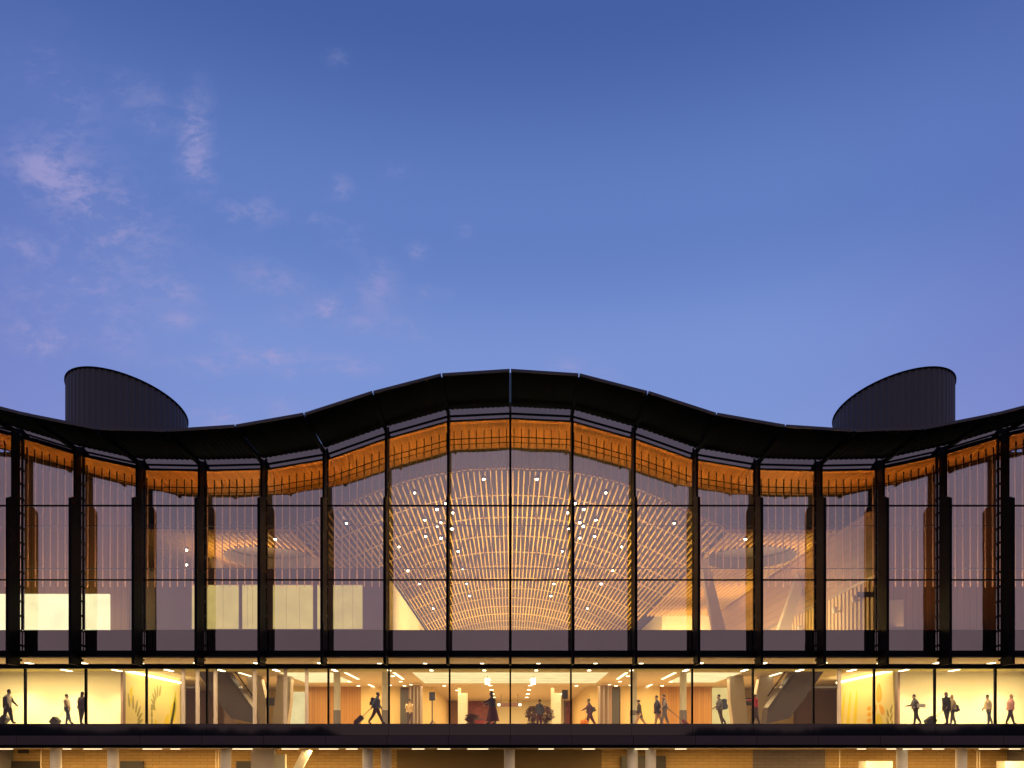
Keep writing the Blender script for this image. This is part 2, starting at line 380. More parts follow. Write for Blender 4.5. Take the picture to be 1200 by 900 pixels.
# rooftop drums: slanted-cut ribbed cylinders
def drum(sg):
    D = 60.0; cx = sg*(598-150)*D/F; cy = Y(D); Rr = 64.5*D/F; n = 116
    mb = MB(); k = 0
    def top(x, y):
        dx, dy = (x-cx)/Rr, (y-cy)/Rr; L_ = math.hypot(cx, 60.0); vx, vy = cx/L_, 60.0/L_
        v = dx*vx + dy*vy; u = (dx*vy - dy*vx)*sg      # along the sight line / across it, + = outer side
        return EYE + 24.2 + .85*u - .38*v
    pts = []
    for i in range(n*2):
        a = 2*math.pi*i/(2*n); rr = Rr + (.065 if i % 4 < 2 else 0)
        pts.append((cx+rr*math.cos(a), cy+rr*math.sin(a)))
    m = len(pts)
    for x, y in pts: mb.v.append((x, y, EYE+17))
    for x, y in pts: mb.v.append((x, y, top(x, y)))
    inn = [(cx+(p[0]-cx)*.95, cy+(p[1]-cy)*.95) for p in pts]
    for x, y in inn: mb.v.append((x, y, top(x, y)))
    for x, y in inn: mb.v.append((x, y, EYE+17))
    for r in range(3):
        for i in range(m): mb.f.append((r*m+i, r*m+(i+1)%m, (r+1)*m+(i+1)%m, (r+1)*m+i))
    d = P(mb, 'roof_drum', drum_m)
    d['label'] = 'ribbed drum on the left of the roof' if sg < 0 else 'ribbed drum on the right of the roof'
    rim = MB()
    for i in range(0, m, 2):
        a_, b_ = 2*math.pi*i/m, 2*math.pi*(i+2)/m; R_ = Rr+.05
        p, q = (cx+R_*math.cos(a_), cy+R_*math.sin(a_)), (cx+R_*math.cos(b_), cy+R_*math.sin(b_))
        rim.bar((p[0],p[1],top(*p)+.03), (q[0],q[1],top(*q)+.03), .16, .07)
    rim.v = [(v[0], v[1]-1.4, v[2]) for v in rim.v]; rim.build('rim', black, d)
drum(-1); drum(1)

# ------------------------------------------------ slatted vault
VP_ = [(0,17.95),(2.7,17.85),(5.3,17.45),(7,17.0),(8.5,16.45),(10,15.8),(11.5,15.1),(12.7,14.5),(13.8,14.12),(15,14.02),(40,14.0)]
def zlat(x):
    x = abs(x)
    for (a, za), (b, zb) in zip(VP_[:-1], VP_[1:]):
        if x <= b: return EYE + za + (zb-za)*(x-a)/(b-a)
    return EYE+14
D0 = 54.6; D1 = 152.0; PITCH = 5.65
sl = MB(); x = .18
while x < 13.6:
    for s in (-1, 1):
        z = zlat(x); slope = (zlat(x+.1)-zlat(x-.1))/.2
        ang = math.atan(slope)*s
        # slat is a board on edge, standing square to the arch
        nx, nz = -math.sin(ang), math.cos(ang)
        tx, tz = math.cos(ang), math.sin(ang)
        hw, hh = .04, .13
        c = [( s*x + tx*a*hw + nx*b*hh, z + tz*a*hw + nz*b*hh) for a, b in ((-1,-1),(1,-1),(1,1),(-1,1))]
        y0 = Y(D0) - random.uniform(0,.25)
        p0 = [(q[0], y0, q[1]) for q in c]; p1 = [(q[0], Y(D1), q[1]) for q in c]
        sl.quadbox([p0[0],p0[1],p1[1],p1[0],p0[3],p0[2],p1[2],p1[3]])
    x += .355 * math.cos(math.atan((zlat(x+.1)-zlat(x-.1))/.2))
P(sl, 'slatted_vault', slatm)
# ribs
d = D0+.3
while d < D1:
    rb = MB(); pts = []
    for i in range(-27, 28):
        xx = i*.5; pts.append((xx, Y(d), zlat(xx)+.16))
    for a, b in zip(pts[:-1], pts[1:]): rb.bar(a, b, .13, .08)
    P(rb, 'vault_rib', ribm); d += PITCH
# wings with an oval opening
for s in (-1, 1):
    wg = MB(); x = 13.75; oc = (16.9, Y(61.5)); orx, ory = 3.1, 3.4
    while x < 28.5:
        z = EYE+14.0 + .25*sstep(20, 28, x)
        segs = [(Y(D0), Y(87.4))]
        if abs(x-oc[0]) < orx:
            h = ory*math.sqrt(1-((x-oc[0])/orx)**2); segs = [(Y(D0), oc[1]-h), (oc[1]+h, Y(87.4))]
        for a, b in segs: wg.box(s*x-.045, s*x+.045, a, b, z-.1, z+.1)
        x += .37
    P(wg, 'slatted_wing_ceiling', slatm)
    rg = MB()
    for i in range(48):
        a, b = 2*math.pi*i/48, 2*math.pi*(i+1)/48
        p = (s*(oc[0]+orx*math.cos(a)), oc[1]+ory*math.sin(a), EYE+14.25); q = (s*(oc[0]+orx*math.cos(b)), oc[1]+ory*math.sin(b), EYE+14.25)
        rg.bar(p, q, .06, .75)
    P(rg, 'opening_collar', greypl)
    lid = MB(); k = [(s*(oc[0]+orx*math.cos(2*math.pi*i/40)), oc[1]+ory*math.sin(2*math.pi*i/40), EYE+14.7) for i in range(40)]
    lid.poly(k, .05, (0,0,1)); P(lid, 'skylight_blind', greypl)
    for j in range(8):
        dd = D0+.3 + j*PITCH
        if dd > 87: break
        segs = [(13.5, 28.5)]
        if abs(Y(dd)-oc[1]) < ory: 
            h = orx*math.sqrt(1-((Y(dd)-oc[1])/ory)**2); segs = [(13.5, oc[0]-h), (oc[0]+h, 28.5)]
        for a, b in segs: 
            P(MB().box(min(s*a,s*b), max(s*a,s*b), Y(dd)-.06, Y(dd)+.06, EYE+14.102, EYE+14.22), 'wing_rib', ribm)

# spot lamps under the vault
spots = [(567,560.6),(486,576.6),(522.4,589),(512,596),(531,600),(497.6,608.6),(516.6,611.4),(512.4,615.6),(529.6,618.8),(498.8,627.6),(516.6,629.6),(467.6,640),(537,645.4),(542,665.6),(491.4,683.4),(546.8,683.4),(550.4,697.6),(507.6,712.4),(478,668),(406,612.4),(322.4,631),(241,630.6),(218.5,643.5),(218.5,661)]
for px, py in spots:
    for s in (-1, 1):
        if s == 1 and px == 218.5: continue
        lo_, hi = 50.0, 140.0
        for _ in range(40):
            dm = (lo_+hi)/2
            if (VY-py)*dm/F < zlat((px-VX)*dm/F)-EYE-.3: lo_ = dm
            else: hi = dm
        xx = s*abs(px-VX)*dm/F; zz = zlat(xx)-.3
        m = MB(); m.cyl(xx, Y(dm), zz-.02, zz+.12, .12, 12); so = P(m, 'spot_lamp', black)
        e = MB(); q_ = random.uniform(.7,1.1); e.ell((xx, Y(dm)-1.4, zz-.05), (.105*q_,.105*q_,.1*q_), 14, 9); e.build('bulb', lamp_hot, so)

# ------------------------------------------------ inside the upper hall
BW = []
# low room with lit windows, left
bx0, bx1, bd = X(182,54), X(453,54), 54.0
P(MB().box(bx0, bx1, Y(54), Y(54)+.3, G0-.1, Z(666,54)), 'room_wall', greypl, label='grey front wall of the upper left room')
P(MB().box(bx1-.3, bx1, Y(54)+.3, Y(88), G0-.1, Z(666,54)), 'room_side_wall', plaster)
P(MB().box(bx0, bx1, Y(54)+.3, Y(88), Z(666,54)-.35, Z(666,54)-.05), 'room_roof', greypl)
for a, b in ((225,280),(284,302.5),(320,367),(371.5,388),(390.5,425)):
    if a == 371.5: continue
    w = P(MB().box(X(a,54), X(b,54), Y(54)-.03, Y(54)+.0-.004, Z(737,54), Z(685.5,54)), 'lit_window', winbox)
    fm = MB(); q = X(a,54)
    while q < X(b,54)+.01: fm.box(q-.006, q+.006, Y(54)-.045-1.4, Y(54)-.031-1.4, Z(737,54), Z(685.5,54)); q += (X(b,54)-X(a,54))/3
    fm.box(X(a,54), X(b,54), Y(54)-.07-1.4, Y(54)-.046-1.4, Z(685.9,54), Z(685,54)); fm.build('frame', plaster, w)
w = P(MB().box(X(372,54), X(381,54), Y(54)-.03, Y(54)-.004, Z(737,54), Z(685.5,54)), 'lit_window', winbox)
# pale return and panel left of it
P(MB().box(X(170,54), X(181.5,54), Y(54)+.05, Y(54)+.3, G0-.1, Z(668,54)), 'pale_pier', mat('pale_panel',(.5,.42,.3),.7))
P(MB().box(X(152,54), X(169.6,54), Y(54)+.05, Y(54)+.3, G0-.1, Z(666,54)), 'grey_pier', greypl)
# luminous boxes far left
for a, b in ((-30,3.5),(4.2,36),(37,68),(69,97),(98,127.5)):
    P(MB().box(X(a,52), X(b,52), Y(52), Y(52)+.2, G0-.05, Z(696,52)), 'light_box', lightbox)
P(MB().box(X(1039,52), X(1059,52), Y(52), Y(52)+.2, G0-.05, Z(703,52)), 'wall_panel', mat('pale_door',(.42,.38,.34),.6))
# outer back walls (dim timber)
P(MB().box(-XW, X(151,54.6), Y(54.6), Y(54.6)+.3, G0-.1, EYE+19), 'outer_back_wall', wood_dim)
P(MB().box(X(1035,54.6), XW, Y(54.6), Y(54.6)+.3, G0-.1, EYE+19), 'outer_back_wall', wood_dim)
# battened side wall right, running back
sx = X(1030,50)
rw = MB(); rw.box(sx, sx+.3, Y(50), Y(90), G0-.1, EYE+10.3); P(rw, 'side_wall', mat('side_wall_board', (.62,.46,.24), .6, noise=.06, nscale=.6), label='pale timber battened wall right of the hall')
bt = MB(); dd = 50.0
while dd < 88: bt.box(sx-.07, sx, Y(dd), Y(dd)+.09, G0-.1, EYE+10.3); dd += .62
P(bt, 'batten_screen', mat('batten_timber', (.5,.34,.15), .6))
cz = MB(); cz.quadbox([(sx,Y(49),EYE+10.3),(sx+.3,Y(49),EYE+10.3),(sx+.3,Y(90),EYE+10.3),(sx,Y(90),EYE+10.3),(sx-1.0,Y(49),EYE+13.7),(sx-.7,Y(49),EYE+13.7),(sx-.7,Y(90),EYE+13.7),(sx-1.0,Y(90),EYE+13.7)])
P(cz, 'bulkhead', planks('bulkhead_boards', (.22,.12,.05), (.32,.18,.08), 3, 'Z', .6, .5))
P(MB().box(sx-.14, sx-.02, Y(49), Y(90), EYE+10.32, EYE+10.42), 'bulkhead_strip_lamp', emis('amber_strip', (1,.55,.18), .75))
for q, py in ((1059/5+800-35,702),(948,723),(933,729),(981.5,709),(999,700),(965,716)):
    pass
for dd, zz in ((52.6,9.45),(55.8,9.3),(59.2,9.15),(62.6,9.1),(66.5,9.0)):
    m = MB(); m.ell((sx-.34, Y(dd)-1.4, EYE+zz), (.2,.2,.24), 14, 10); o_ = m.build('globe_fitting', mat('white_fitting',(.8,.76,.68),.4), B, True)
    m2 = MB(); m2.bar((sx-.3,Y(dd)-1.4,EYE+zz-.1),(sx,Y(dd)-1.4,EYE+zz-.1),.06); m2.build('bracket', dgrey, o_)
P(MB().box(X(1004,50), X(1024,50), Y(50)-.1, Y(50), Z(700,50), Z(694,50)), 'dark_sign_box', dgrey)
# end walls of the hall
P(MB().box(-24, 24, Y(152.3), Y(152.6), G0-.1, EYE+19), 'end_wall', mat('end_wall_board',(.6,.42,.22),.7))
P(MB().box(X(776,87.5), sx+.3, Y(87.5), Y(87.5)+.3, G0-.1, EYE+14.6), 'end_wall', plaster)
P(MB().box(X(776,87.5), X(776,87.5)+.3, Y(87.81), Y(152), G0-.1, EYE+14.6), 'end_return_wall', plaster)
# V struts, concourse to vault
def strut(p, q, w0, w1, dep, name='strut'):
    p = Vector(p); q = Vector(q); m = MB()
    m.quadbox([(p.x-w0/2,p.y-dep/2,p.z),(p.x+w0/2,p.y-dep/2,p.z),(p.x+w0/2,p.y+dep/2,p.z),(p.x-w0/2,p.y+dep/2,p.z),(q.x-w1/2,q.y-dep/2,q.z),(q.x+w1/2,q.y-dep/2,q.z),(q.x+w1/2,q.y+dep/2,q.z),(q.x-w1/2,q.y+dep/2,q.z)])
    return m
strutm = mat('column_cladding', (.52,.44,.37), .5, noise=.05, nscale=.8)
for s in (-1, 1):
    D = 62
    def XX(px): return s*X(px, D) if s > 0 else -X(px, D)
    v = P(strut((XX(868),Y(D),EYE+1.69),(XX(863),Y(D),Z(820,D)),1.1,1.08,.8), 'forked_column', strutm)
    for a in (strut((XX(892),Y(D),EYE+1.69),(XX(892),Y(D),Z(820,D)),1.1,1.1,.8),
              strut((XX(863),Y(D),Z(820,D)+.004),(XX(861.5),Y(D),EYE+5.6),1.08,.95,.8),
              strut((XX(892),Y(D),Z(820,D)+.004),(XX(897),Y(D),EYE+5.6),1.1,.95,.8),
              strut((XX(850),Y(D),EYE+6.67),(XX(824),Y(D),EYE+13.9),1.0,.55,.7),
              strut((XX(906),Y(D),EYE+6.67),(XX(944),Y(D),EYE+13.9),1.0,.55,.7)):
        a.v = [(q[0], q[1]-1.4, q[2]) for q in a.v]; a.build('arm', strutm, v)
    v2 = P(MB().box(min(XX(873),XX(887)), max(XX(873),XX(887)), Y(D)-.25, Y(D)+.25, Z(827,D), Z(818,D)), 'column_tie_beam', dgrey)

# ------------------------------------------------ concourse interior
# downlights in the front soffit
XS = (1.6,4.85,7.45,10.8,14.4,17.8,21.0,24.2,27.3)
for s in (-1,1):
    for xx in XS:
        for dd in (49.7, 53.6):
            L = .55 if abs(xx) > 9 else .22
            m = MB(); m.box(s*xx-.13, s*xx+.13, Y(dd)-L-.02, Y(dd)+L+.02, EYE+5.225, EYE+5.249); o_ = P(m, 'downlight', dgrey)
            e = MB(); e.box(s*xx-.1, s*xx+.1, Y(dd)-L-1.4, Y(dd)+L-1.4, EYE+5.2, EYE+5.224); e.build('diffuser', lamp_w, o_)
ZC = EYE+5.62
def dot(xx, dd, r=.16, m_=lamp_w):
    m = MB(); m.cyl(xx, Y(dd), ZC-.03, ZC-.001, r+.03, 16); o_ = P(m, 'downlight', dgrey)
    e = MB(); e.cyl(xx, Y(dd)-1.4, ZC-.06, ZC-.031, r, 16); e.build('diffuser', m_, o_)
for s in (-1,1):
    for dd in (64.5, 69.7, 74.4, 79.4, 84): dot(s*1.6, dd)
    for xx, dd in ((12.2,66),(12.2,70),(8.3,61.5),(8.3,66),(8.5,70),(5.3,70),(4.6,75),(4.6,79.5),(9.6,69.6)): dot(s*xx, dd, .13)
    for xx in (7.9, 11.2, 18.4):
        for a, b in ((59.2,64.2),(69,74)):
            if xx > 15 and a > 65: continue
            m = MB(); m.box(s*xx-.09, s*xx+.09, Y(a), Y(b), ZC-.04, ZC-.002); P(m, 'linear_lamp', lampstrip)
    m = MB(); m.cyl(s*1.62, Y(61.5), ZC-.62, ZC-.2, .16, 20); o_ = P(m, 'pendant_lamp', lamp_w)
    e = MB(); e.cyl(s*1.62, Y(61.5)-1.4, ZC-.2, ZC, .015, 6); e.build('cord', black, o_)
# luminous ceiling
lum = MB(); lum.box(X(483,59), -X(483,59), Y(59.2), Y(67.6), ZC-.03, ZC-.004); lo = P(lum, 'luminous_ceiling', lumceil)
ln = MB()
for i in range(1,6): ln.box(X(483,59), -X(483,59), Y(59.2+i*1.4)-.02, Y(59.2+i*1.4)+.02, ZC-.045, ZC-.031)
ln.v = [(v[0], v[1]-1.4, v[2]) for v in ln.v]; ln.build('joint', ceil_m, lo)
for s in (-1,1):
    a = X(835,60); b = X(860,60)
    P(MB().box(min(s*a-1.8,s*a+1.8), max(s*a-1.8,s*a+1.8), Y(59.2), Y(67), ZC-.03, ZC-.004), 'luminous_ceiling', lumceil)

def wallp(px0, px1, dd, m, py0=None, name='wall_panel', z1=None, off=0, mirror=False):
    z1 = z1 if z1 else (Z(py0, dd) if py0 else ZC)
    for s in ((-1, 1) if mirror else (0,)):
        a, b = X(px0,dd), X(px1,dd)
        if s == 1: a, b = -b, -a
        P(MB().box(a, b, Y(dd)-off, Y(dd)+.2-off, EYE+1.69, z1), name, m)
yel = mat('yellow_cream_wall', (.74,.56,.27), .7, noise=.05, nscale=.5)
pinkg = mat('pink_brown_panel', (.38,.25,.2), .35)
# corridor walls, cream, left and right
wallp(-60, 145, 55, plaster, name='corridor_wall', mirror=True)
for s in (-1,1):
    xx = s*24.35
    P(MB().box(xx-.07, xx+.07, Y(54.6), Y(55), EYE+1.69, EYE+5.25), 'frame_post', mat('post_paint',(.2,.12,.1),.5))
    mw = P(MB().box(xx-.1-(.2 if s<0 else -.0)+( .0), xx-.1+(.0 if s<0 else .4), Y(55.2), Y(64.6), EYE+1.69, ZC), 'mural_wall', mat('mural_ground', (.82,.68,.30), .6, noise=.08, nscale=.4))
    face = xx-.1 if s < 0 else xx-.1
    P(MB().box(min(face, face-s*.14), max(face, face-s*.14), Y(55.3), Y(64.5), EYE+5.3, EYE+5.42), 'cove_lamp', cove)
    # painted leaves on the mural
    lf = MB(); lf2 = MB(); lf3 = MB()
    rnd = random.Random(3 if s < 0 else 5)
    def leaf(mb, y, z, L, w, ang):
        pts = []
        for i in range(14):
            t = 2*math.pi*i/14; u, v = L/2*math.cos(t), w/2*math.sin(t)*(1-.35*math.cos(t))
            pts.append((face-s*.003*(-1 if False else 1), y+u*math.cos(ang)-v*math.sin(ang), z+u*math.sin(ang)+v*math.cos(ang)))
        mb.poly(pts, .004*(1 if mb is lf else 2 if mb is lf2 else 3), (-s,0,0))
    if s < 0:
        for i in range(6):
            a = R(20+17*i); q = .7+.12*i; leaf(lf3, Y(56.4)+q*math.cos(a)*1.7, EYE+1.9+q*1.3*math.sin(a), .95, .24, a)
            leaf(lf3, Y(60.4)-q*math.cos(a)*1.2, EYE+3.0+q*1.2*math.sin(a), .85, .26, math.pi-a)
        for i in range(4): leaf(lf3, Y(59.4), EYE+1.9+.45*i, .5, .3, R(90))
        for y_, z_, r_ in ((56.2,4.1,.75),(56.2,3.6,.5),(62,2.2,1.6),(63.2,3.2,1.8),(60,2.0,1.0)): leaf(lf, Y(y_), EYE+z_, r_, r_*.6, R(70))
        for i in range(6): leaf(lf2, Y(62.6)+.2*i, EYE+1.95+.4*i, 1.5, .4, R(60+6*i))
    else:
        for i, y_ in enumerate((61.2,62.4,63.6)): leaf(lf, Y(y_), EYE+3.1, 3.0, .5, R(100+4*i))
        leaf(lf2, Y(57.3), EYE+4.1, 1.3, .9, R(90)); leaf(lf2, Y(56.9), EYE+3.0, 1.0, .5, R(40)); leaf(lf2, Y(58.0), EYE+3.0, 1.0, .5, R(140)); leaf(lf, Y(57.4), EYE+2.3, .9, 1.2, R(90))
        for i in range(5): leaf(lf3, Y(55.7)+.28*(1 if i%2 else -1), EYE+1.95+.25*i, .6, .22, R(60 if i%2 else 120))
        for i in range(4): leaf(lf2, Y(58.9), EYE+1.95+.4*i, .7, .3, R(0))
    for m_, nm, col in ((lf,'yellow_leaves',(.80,.62,.02)),(lf2,'orange_leaves' if s>0 else 'green_leaves',(.85,.42,.02) if s>0 else (.62,.60,.03)),(lf3,'olive_leaves',(.36,.31,.10))):
        if m_.v:
            m_.v = [(v[0], v[1]-1.4, v[2]) for v in m_.v]; m_.build('painted_leaf', mat('paint_'+nm, col, .6), mw)
# walls at the back of the side zones
wallp(266, 337, 75.6, yel, name='wall_panel', mirror=True)
wallp(150, 337, 76, pinkg, name='wall_panel', mirror=True)
wallp(337, 357.5, 70, emis('lit_room', (1,.82,.4), .95), 811, name='lit_doorway', off=.3)
wallp(357.5, 423, 71.5, wood_wall, mirror=False)
wallp(773, 835, 71.5, wood_wall)
wallp(423, 469, 71.4, yel); wallp(727, 773, 71.4, yel)
wallp(835, 860, 71.2, emis('lit_lobby', (1,.76,.28), .9), 806, name='lit_lobby_wall')
wallp(337, 357.5, 71.6, yel); wallp(835, 860, 71.6, yel)
wallp(469, 479, 71.0, dgrey, 808); wallp(717, 726, 71.0, dgrey, 808)
wallp(479, 495, 68, pinkg, 803); wallp(701, 717, 68, pinkg, 803)
for px in (481,485,489,493,703,708,713):
    P(MB().box(X(px,67.7)-.05, X(px,67.7)+.05, Y(67.8), Y(68)-.01, EYE+1.69, Z(804,67.8)), 'mullion_post', mat('post_metal',(.4,.36,.34),.35,.5))
for s in (-1,1):
    xx = s*6.6
    P(MB().box(min(xx,xx-s*.2), max(xx,xx-s*.2), Y(71.7), Y(91), EYE+1.69, ZC), 'passage_wall', yel)
wallp(495, 505, 71.6, yel); wallp(691, 701, 71.6, yel)
P(MB().box(-XW, XW, Y(92), Y(92)+.3, EYE+1.69, ZC), 'hall_back_wall', greypl)
wallp(500, 696, 91, plaster)
# colourful shop front at the far end
shop = mat('shop_panel', (.22,.05,.06), .5, noise=.9, nscale=3.5)
wallp(549, 579, 90.5, shop, 822, name='shop_front'); wallp(661, 681, 90.5, shop, 820, name='shop_front')
wallp(516, 537, 90.4, mat('brown_panel',(.25,.13,.08),.5), 822)
# white mesh screens
for a, b in ((537,547.5),(646,657)):
    m = MB(); dd = 70
    for i in range(12):
        xx = X(a+(b-a)*i/11, dd); m.box(xx-.02, xx+.02, Y(dd), Y(dd)+.04, EYE+1.69, Z(812 if i>3 else 806,dd))
    for z_ in (822,834): m.box(X(a,dd), X(b,dd), Y(dd)+.042, Y(dd)+.07, Z(z_,dd)-.02, Z(z_,dd)+.02)
    P(m, 'wire_screen', mat('white_wire',(.85,.8,.7),.4))
# round columns
for px in (451.5, 395, 742.5, 800.5):
    xx = X(px,56.3); m = MB(); m.cyl(xx, Y(56.3), EYE+2.9, ZC, .22, 24); c_ = P(m, 'round_column', colm, smooth=False)
    w = MB(); w.cyl(xx, Y(56.3)-1.4, EYE+1.69, EYE+2.9, .24, 24); w.build('base_wrap', mat('grey_wrap',(.19,.17,.18),.4), c_)
# slim square posts in the left zone
for px in (214,231,252,298,334,359,984):
    xx = X(px,52.5); P(MB().box(xx-.09, xx+.09, Y(52.5), Y(52.7), EYE+1.69, EYE+5.25), 'square_post', mat('post_grey',(.42,.36,.36),.4))
P(MB().box(X(214,52.6), X(231,52.6), Y(52.62), Y(52.7), Z(806,52.6), Z(804.5,52.6)), 'door_transom', dgrey)
P(MB().box(X(955,52.6), X(984,52.6), Y(52.62), Y(52.7), Z(806,52.6), Z(804.5,52.6)), 'door_transom', dgrey)
P(MB().box(X(218,53), X(233,53), Y(60), Y(60.1), EYE+1.69, Z(808,60)), 'door_leaf', pinkg)

# ------------------------------------------------ under the deck
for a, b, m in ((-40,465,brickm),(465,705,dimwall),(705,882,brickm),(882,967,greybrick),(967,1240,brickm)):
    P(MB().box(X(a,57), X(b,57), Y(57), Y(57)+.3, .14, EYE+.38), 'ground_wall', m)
dd = 50.5
for px in (65.5,132.5,264.5,431,452.5,597,741,762.5,1057,1126.5):
    m = MB(); m.cyl(X(px,dd), Y(dd), .14, EYE+.38, .31, 28); P(m, 'concrete_column', conc)
P(MB().box(X(294,52), X(321,52), Y(52), Y(52)+.6, .14, EYE+.38), 'wide_pier', mat('pier_render',(.55,.5,.47),.7,noise=.06,nscale=1))
P(MB().box(X(321,52), X(333,52), Y(52)+.2, Y(52)+.6, .14, Z(884,52)), 'pier_side', plaster)
dg = P(MB().bar((X(361,53),Y(53),EYE+.36),(X(338,53),Y(53),EYE-2.0),.5,.4,(0,1,0)), 'raking_strut', colm)
for a, b in ((10,46),(141,168),(277,294),(1183,1215)):
    o_ = P(MB().box(X(a,56.8), X(b,56.8), Y(56.8)-.05, Y(56.8)+.1, .14, Z(892,56.8)), 'ground_door', doorm)
    h = MB(); h.box(X(b,56.8)-.25, X(b,56.8)-.18, Y(56.8)-.15-1.4, Y(56.8)-.05-1.4, 1.1, 1.3); h.build('handle', edge_m, o_)
P(MB().box(X(22,56.5), X(34,56.5), Y(56.5)-.1, Y(56.5), Z(883,56.5), Z(878.5,56.5)), 'dark_box', doorm)
P(MB().box(X(728,56.6), X(780,56.6), Y(56.6)-.1, Y(56.6)+.2, .14, Z(886,56.6)), 'loading_door', doorm)
wh = mat('white_panel',(.8,.74,.62),.5)
P(MB().box(X(1015,54), X(1046,54), Y(54), Y(54)+1.2, .14, Z(892,54)), 'plant_cabinet', wh)
P(MB().box(X(1178,54), X(1215,54), Y(54), Y(54)+1.0, .14, Z(892,54)), 'plant_cabinet', wh)
for px in (253,256,984,1058,1145,1148,48):
    m = MB(); m.cyl(X(px,55.5), Y(55.5), .14, EYE+.38, .04, 8); P(m, 'drain_pipe', mat('pipe_paint',(.6,.5,.35),.4,.2))
# soffit strip lamps
for px in (3,78,108,178,205,284,340,385,412,490,520,560,640,690,752,798,1010,1045,1070,1100,1160,1190,1230):
    L = random.uniform(.22,.6); xx = X(px,50)
    P(MB().box(xx-L, xx+L, Y(50), Y(50)+.12, EYE+.33, EYE+.379), 'soffit_lamp', emis('soffit_strip', (1,.8,.45), 2.0) if 'soffit_strip' not in MATS else MATS['soffit_strip'])

# ---------------------------------------------------------------- things inside
def escalator(s):
    D = 58.5
    e = empty('escalator', (s*X(925,D), Y(D)+.6, EYE+1.69))
    ox, oy, oz = e.location
    # band slopes up and outwards
    pts = [(900,829),(931,786),(966,786),(940,823),(925,842),(898,848)]
    pl = [(s*X(a,D)-ox, Y(D)-oy, Z(b,D)-oz) for a, b in pts]
    MB().poly(pl, 1.2, (0,1,0)).build('truss', escm, e)
    hr = MB(); a, b = pl[0], pl[1]
    hr.bar((a[0],a[1]+.1,a[2]+.75),(b[0],b[1]+.1,b[2]+.75),.07); hr.build('handrail', black, e)
    gl = MB(); gl.quadbox([(a[0],a[1]+.09,a[2]),(b[0],b[1]+.09,b[2]),(b[0],b[1]+.11,b[2]),(a[0],a[1]+.11,a[2]),(a[0],a[1]+.09,a[2]+.7),(b[0],b[1]+.09,b[2]+.7),(b[0],b[1]+.11,b[2]+.7),(a[0],a[1]+.11,a[2]+.7)])
    gl.build('balustrade', glower, e)
    ll = MB(); ll.bar((a[0],a[1]-.02,a[2]-.25),(b[0],b[1]-.02,b[2]-.25),.05); ll.build('edge_strip', edge_m, e)
    return e
tag(escalator(-1), 'grey clad escalator between the leafy yellow wall and the forked column, left side', 'escalator', 'escalators')
tag(escalator(1), 'grey clad escalator behind the person in the red top, right side', 'escalator', 'escalators')

def screen_stand(px, dd, label, py0, py1, pw):
    e = empty('display_screen', (X(px,dd), Y(dd), EYE+1.69)); w = pw*dd/F
    MB().box(-w/2, w/2, -.05, .05, Z(py1,dd)-EYE-1.69, Z(py0,dd)-EYE-1.69).build('screen', mat('screen_dark',(.05,.055,.075),.2), e, bevel=.01)
    MB().cyl(0,0,.3,Z(py1,dd)-EYE-1.69,.035,8).build('pole', dgrey, e)
    for a in (0, 2.1, 4.2):
        MB().bar((0,0,.5),(.45*math.cos(a+.3),.45*math.sin(a+.3),.02),.04).build('leg', dgrey, e)
    tag(e, label, 'display', 'display screens on stands')
screen_stand(506.5, 55, 'dark display screen on a splayed tripod stand left of the woman in the long skirt', 811, 821, 7)
screen_stand(662, 57, 'dark display screen on a thin pole beside the white wire screen, right of centre', 808.5, 819, 7)

# overhead sign
e = empty('overhead_sign', (X(597,80), Y(80), Z(828,80)))
w = 28*80/F/2
MB().box(-w,w,-.1,.1,0,.32).build('board', mat('sign_purple',(.12,.06,.07),.4), e)
for s in (-1,1):
    MB().box(s*w*.88-.1,s*w*.88+.1,-.13,-.102,.06,.26).build('lit_pictogram', lamp_w, e)
    MB().box(s*w*.7-.02,s*w*.7+.02,-.02,.02,.32,ZC-Z(828,80)).build('hanger', dgrey, e)
tag(e, 'long dark hanging sign with a light at each end, at the far hall centre', 'sign')

leafm = mat('dark_red_leaf', (.16,.05,.05), .6, noise=.6, nscale=4)
leafp = mat('purple_leaf', (.12,.09,.16), .6, noise=.5, nscale=4)
blossom = mat('pink_blossom', (.75,.45,.4), .5)
def shrub(px, dd, w, h, label, seed, name='potted_shrub'):
    rnd = random.Random(seed); e = empty(name, (X(px,dd), Y(dd), EYE+1.69))
    MB().cyl(0,0,0,.45,.3,16,.38).build('pot', mat('pot_paint',(.1,.07,.07),.5), e)
    MB().cyl(0,0,.45,h*.6,.05,8,.03).build('trunk', mat('bark',(.1,.06,.04),.9), e)
    for nm, m_, n in (('foliage', leafm, 500), ('foliage', leafp, 260), ('blossom', blossom, 120)):
        mb = MB()
        for i in range(n):
            th = rnd.uniform(0,6.28); ph = rnd.uniform(-1,1); rr = rnd.uniform(.3,1)**.5
            lump = 1+.25*math.sin(3*th+seed)+.15*math.sin(5*ph*3)
            c = Vector((w/2*rr*lump*math.cos(th)*math.sqrt(1-ph*ph), w/2*rr*lump*math.sin(th)*math.sqrt(1-ph*ph), .45+(h-.45)*(.5+.5*ph*rr)))
            a = Vector((rnd.uniform(-1,1),rnd.uniform(-1,1),rnd.uniform(-1,1))).normalized(); b = a.orthogonal().normalized()
            s_ = rnd.uniform(.05,.10) if nm == 'foliage' else .035
            k = len(mb.v); mb.v += [tuple(c+a*s_), tuple(c+b*s_*.5), tuple(c-a*s_), tuple(c-b*s_*.5)]; mb.f.append((k,k+1,k+2,k+3))
        mb.build(nm, m_, e)
    tag(e, label, 'plant')
shrub(624, 58, 1.0, 1.6, 'dark red leafy potted shrub just left of the standing silhouette', 1)
shrub(640, 59, .9, 1.65, 'dark red leafy potted shrub between the standing silhouette and the wire screen', 2)
